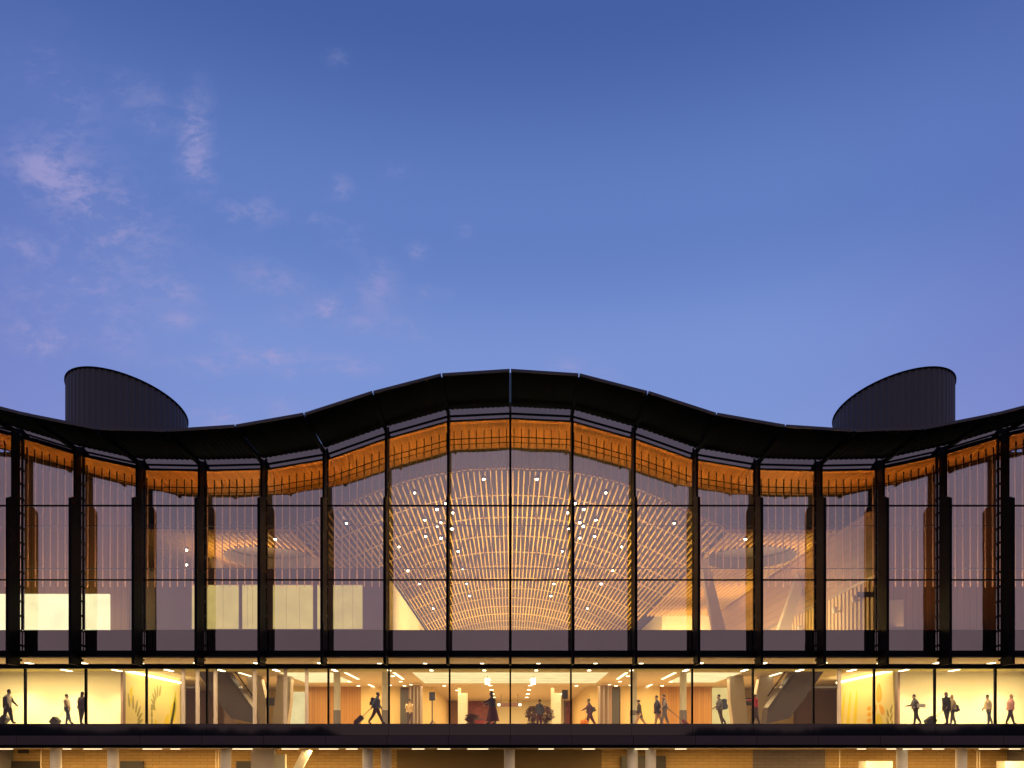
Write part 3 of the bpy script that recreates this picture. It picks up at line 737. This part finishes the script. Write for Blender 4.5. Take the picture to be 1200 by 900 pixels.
shrub(553, 58, .8, 1.1, 'low red flowering potted shrub left of the red counter', 3)
e = empty('counter', (X(562,57), Y(57), EYE+1.69))
MB().box(-.32,.32,-.3,.3,0,.62).build('front_panel', mat('red_laminate',(.36,.04,.05),.4), e, bevel=.02)
MB().box(-.36,.36,-.34,.34,.62,.67).build('top', dgrey, e)
tag(e, 'small dark red counter just left of the woman in the long skirt', 'counter')
e = empty('rolling_case', (X(684.5,52.8), Y(52.8), EYE+1.69))
cm = MB(); cm.ell((0,0,.27),(.24,.17,.25),20,14); cm.build('shell', mat('orange_shell',(.85,.22,.02),.4), e, True)
MB().cyl(-.1,0,0,.06,.03,8).build('wheel', black, e); MB().cyl(.1,0,0,.06,.03,8).build('wheel', black, e)
MB().bar((.06,0,.45),(.13,0,.62),.025).build('handle', black, e)
tag(e, 'rounded orange case on the floor beside the walker with a shoulder bag', 'suitcase')
e = empty('waste_bin', (X(742,54), Y(54), EYE+1.69))
MB().cyl(0,0,0,.78,.2,20,.22).build('body', mat('bin_steel',(.6,.58,.52),.35,.4), e); MB().cyl(0,0,.785,.84,.23,20,.19).build('lid', dgrey, e)
tag(e, 'pale steel waste bin behind the woman in the brimmed hat', 'bin')

# ---------------------------------------------------------------- people
def cmat(col, r=.8): return mat('cloth_%.2f_%.2f_%.2f' % col, col, r, noise=.15, nscale=14)
SKIN = mat('skin', (.42,.25,.17), .55); HAIR = mat('dark_hair', (.025,.018,.014), .6)
def person(px, dd, h, label, face=1, legs=((22,4),(-20,22)), arms=((-18,15),(20,20)), top=(.05,.05,.06), low=(.02,.02,.03), rz=0,
           hair=HAIR, hairlong=0, hat=None, skirt=None, coat=0, lean=3, bare=False, group='travellers in the concourse', sleeve=None, shoe=(.02,.02,.02)):
    sc = h/1.75
    V = []; E = []; RAD = []; BONE = []
    def add(p, r, parent=None, bt=None):
        V.append(Vector(p)*sc); q_ = (1.15 if bt == 'head' else 1.1) if bt in ('head','hand','shoe') else (1.5 if r != (.155,.115) else 1.3); r = r if isinstance(r, tuple) else (r, r); RAD.append((r[0]*sc*q_, r[1]*sc*q_)); i = len(V)-1
        if parent is not None: E.append((parent, i)); BONE.append((parent, i, bt))
        return i
    L = math.sin(R(lean))
    pel = add((0,0,.95),(.155,.115))
    wa = add((.01+L*.15,0,1.1),(.135,.10),pel,'top'); ch = add((.015+L*.38,0,1.30),(.155,.115),wa,'top')
    nb = add((.01+L*.5,0,1.455),(.075,.07),ch,'top'); nk = add((.025+L*.56,0,1.53),(.052,.052),nb,'head')
    hd = add((.04+L*.66,0,1.62),(.082,.092),nk,'head'); tp = add((.035+L*.72,0,1.70),(.07,.078),hd,'head')
    ns = add((.145+L*.66,0,1.61),(.014,.012),hd,'head')
    lowt = 'bare' if bare else 'low'
    feet = []
    for s, (a, b) in zip((1,-1), legs):
        hp = add((0,s*.085,.90),(.095,.09),pel,'low')
        ar, br = R(a), R(a-b)
        kn = add((.45*math.sin(ar),s*.09,.90-.45*math.cos(ar)),(.062,.06),hp,lowt)
        an = add((V[kn].x/sc+.41*math.sin(br),s*.09,V[kn].z/sc-.41*math.cos(br)),(.04,.04),kn,lowt)
        tx, tz = math.cos(br*.6), math.sin(br*.6)
        to = add((V[an].x/sc+.17*tx,s*.10,V[an].z/sc-.045+.17*tz),(.04,.028),an,'shoe'); feet += [an, to]
    hands = []
    for s, (a, b) in zip((1,-1), arms):
        sh = add((L*.46,s*.185,1.415),(.06,.058),ch,'top')
        ar, br = R(a), R(a+b)
        el = add((V[sh].x/sc+.28*math.sin(ar),s*.225,1.415-.28*math.cos(ar)),(.043,.043),sh,'arm')
        wr = add((V[el].x/sc+.25*math.sin(br),s*.215,V[el].z/sc-.25*math.cos(br)),(.028,.03),el,'arm')
        d = Vector((math.sin(br),0,-math.cos(br)))
        pm = add(tuple(V[wr]/sc+d*.06),(.036,.02),wr,'hand')
        q = Vector((math.cos(br),0,math.sin(br)))
        for j, (o, ln) in enumerate(((-.03,.07),(-.01,.085),(.01,.08),(.028,.065))):
            f1 = add(tuple(V[pm]/sc+d*ln*.55+q*o),.0095,pm,'hand'); add(tuple(V[pm]/sc+d*ln+q*o+Vector((0,-s*.02,0))),.0085,f1,'hand')
        add(tuple(V[wr]/sc+d*.07+q*.05),.0105,wr,'hand')
        hands.append(V[pm].copy())
    low_z = min(V[i].z - RAD[i][1]*.75 for i in feet)
    for v in V: v.z -= low_z
    hands = [v - Vector((0,0,low_z)) for v in hands]
    me = bpy.data.meshes.new('person'); me.from_pydata([tuple(v) for v in V], E, []); me.update()
    ob = bpy.data.objects.new('person_tmp', me); C.objects.link(ob)
    md = ob.modifiers.new('s','SKIN'); sv = me.skin_vertices[0].data
    for i, r in enumerate(RAD): sv[i].radius = r; sv[i].use_root = (i == 0)
    ob.modifiers.new('u','SUBSURF').levels = 1
    dg_ = bpy.context.evaluated_depsgraph_get(); dg_.update()
    nm = bpy.data.meshes.new_from_object(ob.evaluated_get(dg_)); bpy.data.objects.remove(ob)
    nm.materials.clear()
    ms = {'top':cmat(top),'arm':cmat(sleeve or top) if sleeve != 'bare' else SKIN,'low':cmat(low),'bare':SKIN,'head':SKIN,'hand':SKIN,'shoe':cmat(shoe)}
    keys = list(ms); 
    for k in keys: nm.materials.append(ms[k])
    for p in nm.polygons:
        c = p.center; best = None
        for a, b, t in BONE:
            A, Bv = V[a], V[b]; ab = Bv-A; tt = max(0,min(1,(c-A).dot(ab)/max(ab.length_squared,1e-9)))
            dd_ = (c-(A+ab*tt)).length - (RAD[a][0]*(1-tt)+RAD[b][0]*tt)*.8
            if best is None or dd_ < best[0]: best = (dd_, t)
        p.material_index = keys.index(best[1]); p.use_smooth = True
    body = bpy.data.objects.new('person', nm); C.objects.link(body)
    body.location = (X(px,dd), Y(dd), EYE+1.685+.006)
    body.rotation_euler = (0,0,(0 if face > 0 else math.pi)+R(rz))
    tag(body, label, 'person', group)
    H = V[hd]; T = V[tp]
    hm = MB(); c = (H+T)/2
    hm.ell((c.x-.018*sc, 0, c.z+.018*sc), (.098*sc,.09*sc,.105*sc), 16, 12)
    # keep the crown and the back of the head
    bmh = bmesh.new(); me2 = bpy.data.meshes.new('h'); me2.from_pydata(hm.v, [], hm.f); bmh.from_mesh(me2)
    rm = [v for v in bmh.verts if v.co.x > c.x+.02*sc and v.co.z < c.z+.035*sc or v.co.z < c.z-.055*sc]
    bmesh.ops.delete(bmh, geom=rm, context='VERTS'); bmh.to_mesh(me2); bmh.free()
    for p in me2.polygons: p.use_smooth = True
    me2.materials.append(hair); ho = bpy.data.objects.new('hair', me2); C.objects.link(ho); ho.parent = body
    if hairlong: MB().ell((c.x-.06*sc,0,c.z-hairlong*.5*sc),(.06*sc,.085*sc,hairlong*.62*sc),12,8).build('long_hair', hair, body, True)
    for s in (1,-1):
        MB().ell((H.x+.074*sc,s*.03*sc,H.z+.022*sc),(.012*sc,.012*sc,.009*sc),6,5).build('eye', HAIR, body)
        MB().ell((H.x-.005*sc,s*.088*sc,H.z),(.018*sc,.01*sc,.028*sc),6,5).build('ear', SKIN, body)
    if hat is not None:
        hh = MB(); hh.ell((c.x-.01*sc,0,c.z+.06*sc),(.105*sc,.1*sc,.07*sc),14,8); hh.cyl(c.x+.02*sc,0,c.z+.045*sc,c.z+.06*sc,.16*sc,20); hh.build('hat', hat, body, True)
    if skirt:
        kk = MB(); w0, w1, l = skirt; zt = V[pel].z+.06*sc; n = 24; rings = 6
        for j in range(rings+1):
            t = j/rings; w = w0+(w1-w0)*t; z = zt-l*sc*t
            for i in range(n):
                a = 2*math.pi*i/n; wob = 1+.06*math.sin(a*6)*t
                kk.v.append((w*sc*math.cos(a)*wob-.02*t, w*.8*sc*math.sin(a)*wob, z))
        for j in range(rings):
            for i in range(n): kk.f.append((j*n+i,(j+1)*n+i,(j+1)*n+(i+1)%n,j*n+(i+1)%n))
        kk.build('skirt', cmat(low), body, True)
    if coat:
        kk = MB(); n = 24; zt = V[nb].z-.03*sc; zb = V[pel].z-coat*sc
        prof_ = [(.10,.12),(.19,.25),(.20,.24),(.185,.215),(.205,.225),(.215,.235)]
        for j, (rx, ry) in enumerate(prof_):
            t = j/5; z = zt+(zb-zt)*t; cx = L*.45*(1-t)*sc
            for i in range(n):
                a = 2*math.pi*i/n; kk.v.append((cx+rx*sc*math.cos(a), ry*sc*math.sin(a), z))
        for j in range(5):
            for i in range(n): kk.f.append((j*n+i,(j+1)*n+i,(j+1)*n+(i+1)%n,j*n+(i+1)%n))
        kk.build('jacket', cmat(top), body, True)
    M = Matrix.Translation(body.location) @ Matrix.Rotation(body.rotation_euler.z, 4, 'Z')
    return body, [M @ hnd for hnd in hands]

def suitcase(hand, dirx, label, col, w=.42, t=.24, l=.56, tilt=38, name='suitcase', group='rolling luggage'):
    """case trailing on two wheels, handle reaching the hand; dirx: side of the hand the case lies on"""
    zf = EYE+1.691; hz = hand.z - zf
    total = hz/math.cos(R(tilt)) if tilt < 80 else 1
    e = empty(name, (hand.x + dirx*hz*math.tan(R(tilt)), hand.y, zf))
    e.rotation_euler = (0, -dirx*R(tilt), 0)
    cm_ = mat('case_%.2f_%.2f_%.2f' % col, col, .45)
    b = MB().box(-t/2, t/2, -w/2, w/2, .06, .06+l).build('shell', cm_, e, bevel=.03)
    hd = MB(); 
    for s in (-1,1): hd.bar((0,s*.1,.06+l),(0,s*.1,total-.01),.018)
    hd.bar((0,-.11,total),(0,.11,total),.03); hd.build('handle', dgrey, e)
    for s in (-1,1): MB().ell((-dirx*0+0,s*w*.42,.04),(.045,.02,.045),12,8).build('wheel', black, e)
    tag(e, label, 'suitcase', group)
    return e
def backpack(body, label, col, w=.2, h=.46, back=-.2, zc=1.25, wy=.3, name='backpack', cat='backpack'):
    M = Matrix.Translation(body.location) @ Matrix.Rotation(body.rotation_euler.z, 4, 'Z')
    loc = M @ Vector((back,0,zc-h/2)); e = empty(name, loc, body.rotation_euler.z)
    MB().box(-w/2,w/2,-wy/2,wy/2,0,h).build('bag_body', cmat(col), e, bevel=.045)
    MB().box(-w/2-.06,-w/2-.003,-wy*.36,wy*.36,.04,h*.5).build('front_pocket', cmat(tuple(c*.8 for c in col)), e, bevel=.02)
    for s in (-1,1):
        MB().tube([(w/2-.01,s*.11,h*.85),(w/2+.12,s*.12,h*.97),(w/2+.24,s*.12,h*.7),(w/2+.16,s*.13,h*.2)],.014).build('strap', cmat(col), e)
    tag(e, label, cat)

blackc = (.015,.015,.02)
p, h = person(9, 47.4, 1.84, 'man in open dark jacket and white shirt beside a black case at the left edge', 1, ((14,0),(-12,8)), ((24,22),(-10,12)), top=(.8,.75,.62), sleeve=(.06,.045,.03), low=blackc)
# open jacket halves
jk = MB(); 
for s in (-1,1): jk.box(-.15,.09,s*.2-.035,s*.2+.035,.86,1.47)
jk.box(-.16,-.09,-.18,.18,.86,1.47); jk.build('jacket', cmat((.06,.045,.03)), p, bevel=.025)
e = suitcase(h[0], -1, 'black case behind the legs of the man at the left edge', blackc, .46, .34, .5, 42)
p, h = person(79, 48.7, 1.66, 'person in white top and blue jeans pulling a black bag, near the left edge', 1, ((-4,10),(16,-2)), ((-28,14),(24,8)), top=(.8,.68,.5), sleeve='bare', low=(.06,.09,.14), lean=-6)
suitcase(h[0], -1, 'black wheeled bag pulled by the person in white top and jeans', blackc, .4, .42, .42, 40)
p, h = person(95.5, 48.1, 1.76, 'person in dark purple jacket with full dark hair, seen from behind', 1, ((6,4),(-8,4)), ((6,10),(-6,12)), top=(.075,.04,.055), low=blackc, rz=70, coat=.12, hairlong=.2)
p, h = person(441, 47.9, 1.78, 'man in blue-grey jacket with backpack pulling a purple case to the right', 1, ((24,2),(-22,14)), ((14,14),(-30,4)), top=(.14,.17,.22), low=(.07,.025,.035), coat=.05, lean=5)
backpack(p, 'grey backpack on the man in the blue-grey jacket', (.07,.09,.13))
suitcase(h[1], -1, 'dark purple case tilted behind the man in the blue-grey jacket', (.09,.035,.06), .4, .26, .56, 46)
p, h = person(480, 53, 1.66, 'person in a pale orange shirt standing with both arms raised to the chest', 1, ((5,2),(-5,2)), ((12,115),(12,110)), top=(.8,.55,.3), low=(.12,.08,.09), rz=-80, coat=.02)
p, h = person(577, 47.9, 1.77, 'woman with long dark hair in a long dark red skirt walking left', -1, ((10,0),(-10,4)), ((50,22),(30,30)), top=(.05,.035,.06), low=(.12,.02,.035), skirt=(.18,.36,.86), hairlong=.3, coat=.0001)
p, h = person(632, 56.5, 1.86, 'tall silhouette in a slate blue jacket standing among the dark red shrubs', 1, ((5,2),(-5,2)), ((10,10),(-8,15)), top=(.05,.06,.12), low=(.08,.02,.04), rz=-60, coat=.1)
p, h = person(691, 53, 1.74, 'person in dark purple walking left with a shoulder bag, beside the orange case', -1, ((16,2),(-24,8)), ((40,20),(-20,20)), top=(.08,.04,.08), low=(.09,.02,.05), coat=.06)
backpack(p, 'grey-blue shoulder bag on the walker beside the orange case', (.07,.08,.11), .2, .3, -.24, 1.1, name='shoulder_bag', cat='bag')
p, h = person(749.5, 53, 1.70, 'woman in a short dark dress and brimmed cap striding left', -1, ((22,2),(-28,10)), ((14,18),(-20,18)), top=(.05,.04,.045), low=(.05,.04,.045), skirt=(.14,.2,.34), bare=True, hat=cmat((.07,.05,.05)))
p, h = person(770.5, 51, 1.79, 'person in dark coat and shorts walking left, first of the close pair', -1, ((10,0),(-20,12)), ((12,14),(-10,14)), top=(.04,.04,.075), low=(.04,.04,.075), bare=True, coat=.22)
p, h = person(779, 50.6, 1.79, 'person in navy vest and pale scarf walking left and trailing a red case', -1, ((18,2),(-12,10)), ((16,20),(-34,4)), top=(.06,.06,.11), low=(.14,.12,.14), sleeve=(.3,.25,.24))
MB().ell((.03,0,1.5),(.1,.11,.06),14,8).build('scarf', cmat((.6,.5,.45)), p, True)
suitcase(h[1], 1, 'slim dark red case trailing behind the person in the navy vest', (.16,.03,.05), .4, .2, .5, 50)
p, h = person(843.5, 50.8, 1.80, 'man in grey jacket facing left with a tall boxy backpack', -1, ((-6,6),(-14,24)), ((6,60),(8,50)), top=(.10,.09,.11), low=(.06,.03,.04), coat=.06)
backpack(p, 'tall boxy dark blue backpack on the man in the grey jacket', (.05,.065,.12), .26, .62, -.26, 1.28)
p, h = person(886, 49.2, 1.74, 'person in red top and pale hat reaching an arm out to the left', -1, ((14,0),(-12,6)), ((82,6),(10,20)), top=(.42,.03,.05), low=(.06,.03,.045), hat=cmat((.8,.68,.5)))
p, h = person(1073, 49, 1.70, 'person in black and grey carrying a white folder at the waist', -1, ((8,0),(-18,14)), ((-22,80),(20,60)), top=(.10,.10,.12), low=blackc, lean=6, coat=.02)
e = empty('folder', (p.location.x+.2, p.location.y-.25, EYE+1.69+.98)); MB().box(-.24,.24,-.02,.02,0,.2).build('cover', wh, e, bevel=.008); MB().box(-.23,.23,-.014,.014,.201,.21).build('page', plaster, e)
tag(e, 'white folder carried at the waist by the person in black and grey', 'folder')
p, h = person(1109.5, 48.3, 1.74, 'person in a heavy black coat beside a low black trolley bag', -1, ((6,0),(-8,6)), ((10,20),(-6,20)), top=(.02,.022,.035), low=(.03,.035,.05), coat=.2, hair=mat('brown_hair',(.2,.1,.07),.6), hairlong=.12, rz=20)
e = suitcase(h[0], -1, 'low black trolley bag left of the person in the heavy black coat', (.02,.025,.035), .4, .4, .52, 52)
p, h = person(1116.5, 49.1, 1.66, 'fair haired person in a tan cardigan close behind the black coat', -1, ((12,4),(-10,10)), ((14,20),(-12,20)), top=(.42,.32,.2), low=(.04,.05,.07), hair=mat('fair_hair',(.42,.28,.12),.6), hairlong=.2, coat=.06)
backpack(p, 'dark shoulder bag on the fair haired person in tan', (.04,.045,.06), .16, .4, -.22, .95, name='shoulder_bag', cat='bag')
p, h = person(1158.5, 49.1, 1.68, 'person in a cream blouse and blue jeans, second from the right edge', -1, ((4,0),(-14,10)), ((-14,30),(10,20)), top=(.78,.62,.42), low=(.06,.08,.12), lean=4, sleeve=(.7,.55,.38), coat=.04)
p, h = person(1184, 49, 1.70, 'person in a pink top and black trousers at the right edge', 1, ((20,4),(-18,6)), ((8,12),(-8,12)), top=(.72,.35,.32), low=(.03,.025,.035), coat=.08, hair=mat('sandy_hair',(.5,.3,.16),.6))

# ---------------------------------------------------------------- lights
def area(loc, size, power, col=(1,.72,.36), rot=(0,0,0), name='ceiling_area_light'):
    l = bpy.data.lights.new(name, 'AREA'); l.shape = 'RECTANGLE'; l.size, l.size_y = size; l.energy = power; l.color = col
    o = bpy.data.objects.new(name, l); C.objects.link(o); o.location = loc; o.rotation_euler = rot
    return o
def spot(loc, power, col=(1,.78,.42), ang=110, blend=.7, rad=.1, rot=(0,0,0)):
    l = bpy.data.lights.new('downlight_beam', 'SPOT'); l.energy = power; l.color = col; l.spot_size = R(ang); l.spot_blend = blend; l.shadow_soft_size = rad
    o = bpy.data.objects.new('downlight_beam', l); C.objects.link(o); o.location = loc; o.rotation_euler = rot
for s in (-1,1):
    for xx in XS: spot((s*xx, Y(53.6), EYE+5.12), 520 if xx > 24 else 260)
area((-31, Y(51.5), EYE+5.1), (3,1.5), 420, (1,.76,.36)); area((31, Y(51.5), EYE+5.1), (3,1.5), 420, (1,.76,.36))
for s in (-1,1):
    spot((s*30.4, Y(53.6), EYE+5.12), 500)
    for xx in XS: spot((s*xx, Y(48.0), EYE+5.12), 200, rot=(R(25),0,0))  # extra tilted beams added to brighten the people, ahead of the fixtures
area((-26.5, Y(51.5), EYE+5.1), (6,1.5), 420, (1,.76,.36)); area((26.5, Y(51.5), EYE+5.1), (6,1.5), 420, (1,.76,.36))
for xx in (-18,-10,0,10,18): area((xx, Y(51), EYE+5.15), (6,1.5), 260, (1,.72,.36))
for xx in (-17,-11,-5,5,11,17): area((xx, Y(66), EYE+5.4), (4,8), 560, (1,.66,.28))
area((0, Y(80), EYE+5.4), (8,16), 1500, (1,.66,.28))
for s in (-1,1): area((s*22.5, Y(60), EYE+4.8), (.4,8), 150, (1,.8,.36), (0, s*R(-70), 0))
for dd, pw in ((62.5,2700),(74,2900),(90,3600),(108,4700),(130,7500)):
    area((0, Y(dd), G0+.3), (23,9), pw*1.3, (1,.67,.22), (math.pi,0,0), 'vault_fill_light').data.spread = R(118)  # added fill from floor level to brighten the vault slats, no fixture
for s in (-1,1):
    for dd in (60, 74, 86): area((s*17.5, Y(dd), EYE+12.6), (5,6), 520 if s < 0 else 300, (1,.56,.2), (math.pi,0,0), 'wing_fill_light')  # unseen lamps added below the wings to brighten their slats
area((17, Y(68), G0+1.8), (3,26), 2000, (1,.72,.28), (0,R(-90),0), 'side_wall_fill')  # added fill for the battened wall, no fixture
area((15, Y(82), G0+2), (10,2), 1500, (1,.72,.3), (R(75),0,0), 'side_wall_fill')  # added fill for the far end wall, no fixture
area((-5, Y(66), G0+3), (4,14), 420, (1,.75,.34), (0,R(75),0), 'side_wall_fill')  # added fill for the cream side of the left room, no fixture
for s in (-1,1): area((s*25.5, Y(50.5), G0+1), (5,3), 110, (1,.55,.2), (math.pi,0,0), 'side_fill_light')  # weak fill added to light the outer bays from below
# linear lights grazing the timber ceiling just behind the glass
for k in range(-10,10):
    xm = (k+.5)*S; zt = (prof(k*S)+prof((k+1)*S))/2
    area((xm, 3.3, zt-2.3), (2.6,.3), random.uniform(.75,1.25)*(27 if abs(xm) < 9 else (19 if abs(xm) < 16 else (8 if abs(xm) < 20 else 3))), (1,.56,.10), (math.pi-R(14),0,0), 'ceiling_grazer')
for k in range(-10,10):
    area(((k+.5)*S, 1.95, G0+.05), (3,.12), 130, (1,.55,.26), (math.pi,0,0), 'rod_fill_light').data.spread = R(60)  # strips without fixtures, added to brighten the rods
for px in (20,110,200,290,390,520,640,760,860,1000,1090,1180):
    area((X(px,48.6), Y(48.6), EYE+.3), (3,.5), 55, (1,.72,.42), name='soffit_light')
    area((X(px,52.6), Y(52.8), EYE+.3), (3,.8), 60 if 465 < px < 705 else 400, (1,.64,.25), name='soffit_light')

# ---------------------------------------------------------------- sky
w = bpy.data.worlds.new('World'); bpy.context.scene.world = w; w.use_nodes = True
nt = w.node_tree; nt.nodes.clear()
out = nt.nodes.new('ShaderNodeOutputWorld')
def nd(t, **kw):
    n = nt.nodes.new(t)
    for k, v in kw.items(): setattr(n, k, v)
    return n
def math_(op, a, b=None, c=None, clamp=False):
    n = nd('ShaderNodeMath', operation=op); n.use_clamp = clamp
    for i, v in enumerate((a, b, c)):
        if v is None: continue
        if isinstance(v, (int, float)): n.inputs[i].default_value = v
        else: nt.links.new(v, n.inputs[i])
    return n.outputs[0]
def smooth(v, a, b):
    n = nd('ShaderNodeMapRange', interpolation_type='SMOOTHSTEP'); n.inputs['From Min'].default_value = a; n.inputs['From Max'].default_value = b
    nt.links.new(v, n.inputs['Value']); return n.outputs['Result']
def mix(f, a, b):
    n = nd('ShaderNodeMix', data_type='RGBA')
    if isinstance(f, (int, float)): n.inputs['Factor'].default_value = f
    else: nt.links.new(f, n.inputs['Factor'])
    for k, v in (('A', a), ('B', b)):
        if isinstance(v, tuple): n.inputs[k].default_value = (*v, 1)
        else: nt.links.new(v, n.inputs[k])
    return n.outputs['Result']
tc = nd('ShaderNodeTexCoord'); sp = nd('ShaderNodeSeparateXYZ'); nt.links.new(tc.outputs['Generated'], sp.inputs[0])
sx_, sy_, sz_ = sp.outputs
def ramp(v, stops):
    r = nd('ShaderNodeValToRGB'); cr = r.color_ramp; cr.interpolation = 'EASE'
    while len(cr.elements) < len(stops): cr.elements.new(.5)
    for e_, (p_, c_) in zip(cr.elements, stops): e_.position = p_; e_.color = (*c_, 1)
    nt.links.new(v, r.inputs[0]); return r.outputs[0]
def srgb(*c): return tuple(((x/255)/12.92 if x/255 <= .04045 else (((x/255)+.055)/1.055)**2.4) for x in c)
front = ramp(sz_, [(0, srgb(150,160,212)), (.25, srgb(138,158,218)), (.40, srgb(124,149,214)), (.52, srgb(98,128,196)), (.66, srgb(68,97,164)), (.9, srgb(50,75,140))])
side = ramp(sz_, [(0, srgb(160,152,196)), (.3, srgb(124,133,203)), (.5, srgb(94,115,188)), (.7, srgb(66,90,157)), (1, srgb(50,72,130))])
back = ramp(sz_, [(0, (.52,.32,.32)), (.12, (.45,.30,.35)), (.3, (.355,.275,.395)), (.5, (.26,.235,.39)), (.8, (.16,.18,.36))])
absx = math_('ABSOLUTE', sx_)
col = mix(smooth(absx, .22, .62), front, side)
col = mix(smooth(math_('MULTIPLY', sy_, -1), -.25, .35), col, back)
# clouds: soft wisps at fixed directions, broken by noise
yy = math_('MAXIMUM', sy_, .05); U = math_('DIVIDE', sx_, yy); Vv = math_('DIVIDE', sz_, yy)
cb = nd('ShaderNodeCombineXYZ'); nt.links.new(U, cb.inputs[0]); nt.links.new(Vv, cb.inputs[1])
mp = nd('ShaderNodeMapping'); nt.links.new(cb.outputs[0], mp.inputs[0]); mp.inputs['Rotation'].default_value = (0,0,R(28)); mp.inputs['Scale'].default_value = (1.0,1.6,1)
def noise(scale, det, rough, dist=0):
    n = nd('ShaderNodeTexNoise'); n.inputs['Scale'].default_value = scale; n.inputs['Detail'].default_value = det; n.inputs['Roughness'].default_value = rough; n.inputs['Distortion'].default_value = dist
    nt.links.new(mp.outputs[0], n.inputs['Vector']); return n.outputs['Fac']
n1 = noise(12, 9, .66, .6); n2 = noise(42, 8, .68, .3)
nn = math_('ADD', math_('MULTIPLY', n1, .6), math_('MULTIPLY', n2, .4))
wis = smooth(nn, .44, .60)
acc = None
blobs = [(228,165,15,40,.9,-.25),(180,133,13,24,.5,0),(50,200,34,22,.8,.3),(115,240,55,38,.6,.5),(75,120,40,50,.3,.4),(28,290,36,14,.5,.2),(40,400,26,14,.8,.15),(140,385,22,26,.55,.3),(295,248,32,14,.55,0),(397,66,12,9,.4,0),(396,222,12,12,.6,0),(400,272,24,14,.45,.2),(320,330,32,16,.55,.3),(200,340,26,10,.55,.2),(312,418,32,10,.95,0),(255,490,26,12,.9,0),(240,428,40,10,.55,0),(440,335,20,22,.6,-.1),(385,362,13,14,.9,0),(488,293,10,8,.6,0),(508,344,16,8,.5,0),(405,428,34,9,.75,0),(355,480,34,14,.6,0),(470,200,16,8,.3,0),(665,432,26,12,.5,0),(545,265,8,12,.25,0),(95,330,24,9,.6,.2),(210,375,18,8,.6,0),(270,395,14,7,.6,0),(335,440,16,6,.8,0),(420,380,12,8,.6,0),(370,255,12,6,.5,0),(240,205,12,14,.5,0),(150,110,16,20,.3,.2),(715,440,14,8,.4,0),(90,395,16,8,.6,0),(470,385,30,14,.35,.3),(150,290,70,60,.22,.5),(60,350,60,40,.3,0),(345,375,20,12,.5,0)]
for px, py, rx, ry, a, sh in blobs:
    u0, v0 = (px-VX)/F, (VY-py)/F
    du = math_('SUBTRACT', U, u0); dv = math_('SUBTRACT', Vv, v0)
    dv = math_('ADD', dv, math_('MULTIPLY', du, sh))
    q = math_('ADD', math_('POWER', math_('DIVIDE', du, rx*1.5/F), 2), math_('POWER', math_('DIVIDE', dv, ry*1.5/F), 2))
    g_ = math_('MULTIPLY', math_('EXPONENT', math_('MULTIPLY', q, -1.6)), a)
    acc = g_ if acc is None else math_('ADD', acc, g_)
cf = math_('MULTIPLY', math_('MINIMUM', acc, 1), math_('ADD', math_('MULTIPLY', wis, .95), .14), clamp=True)
cf = math_('MULTIPLY', cf, smooth(sy_, .1, .3))
col = mix(math_('MULTIPLY', cf, .75), col, srgb(164,160,210))
sky = nd('ShaderNodeTexSky', sky_type='NISHITA'); sky.sun_disc = False; sky.sun_elevation = R(1); sky.sun_rotation = R(105)
bg1 = nd('ShaderNodeBackground'); nt.links.new(col, bg1.inputs[0]); bg1.inputs[1].default_value = .97
bg2 = nd('ShaderNodeBackground'); nt.links.new(sky.outputs[0], bg2.inputs[0]); bg2.inputs[1].default_value = .003
ad = nd('ShaderNodeAddShader'); nt.links.new(bg1.outputs[0], ad.inputs[0]); nt.links.new(bg2.outputs[0], ad.inputs[1]); nt.links.new(ad.outputs[0], out.inputs[0])
sn = bpy.data.lights.new('sun', 'SUN'); sn.energy = .03; sn.angle = R(10); sn.color = (1,.7,.6)
so = bpy.data.objects.new('sun', sn); C.objects.link(so); so.rotation_euler = (R(85),0,R(-75)); so.location = (0,-60,40)

# ---------------------------------------------------------------- camera and render
cam = bpy.data.cameras.new('camera'); co = bpy.data.objects.new('camera', cam); C.objects.link(co)
co.location = (0, CAMY, EYE); co.rotation_euler = (R(90),0,0)
cam.sensor_width = 36; cam.lens = 36*F/1200; cam.shift_x = (600-VX)/1200; cam.shift_y = (VY-450)/1200
cam.clip_start = .5; cam.clip_end = 3000
sc = bpy.context.scene; sc.camera = co
sc.render.engine = 'CYCLES'
sc.cycles.use_denoising = True
sc.cycles.max_bounces = 7; sc.cycles.diffuse_bounces = 3; sc.cycles.glossy_bounces = 4; sc.cycles.transparent_max_bounces = 12
sc.cycles.sample_clamp_indirect = 4; sc.cycles.caustics_reflective = False; sc.cycles.caustics_refractive = False
sc.view_settings.view_transform = 'Standard'; sc.view_settings.look = 'None'; sc.view_settings.exposure = 0; sc.view_settings.gamma = 1
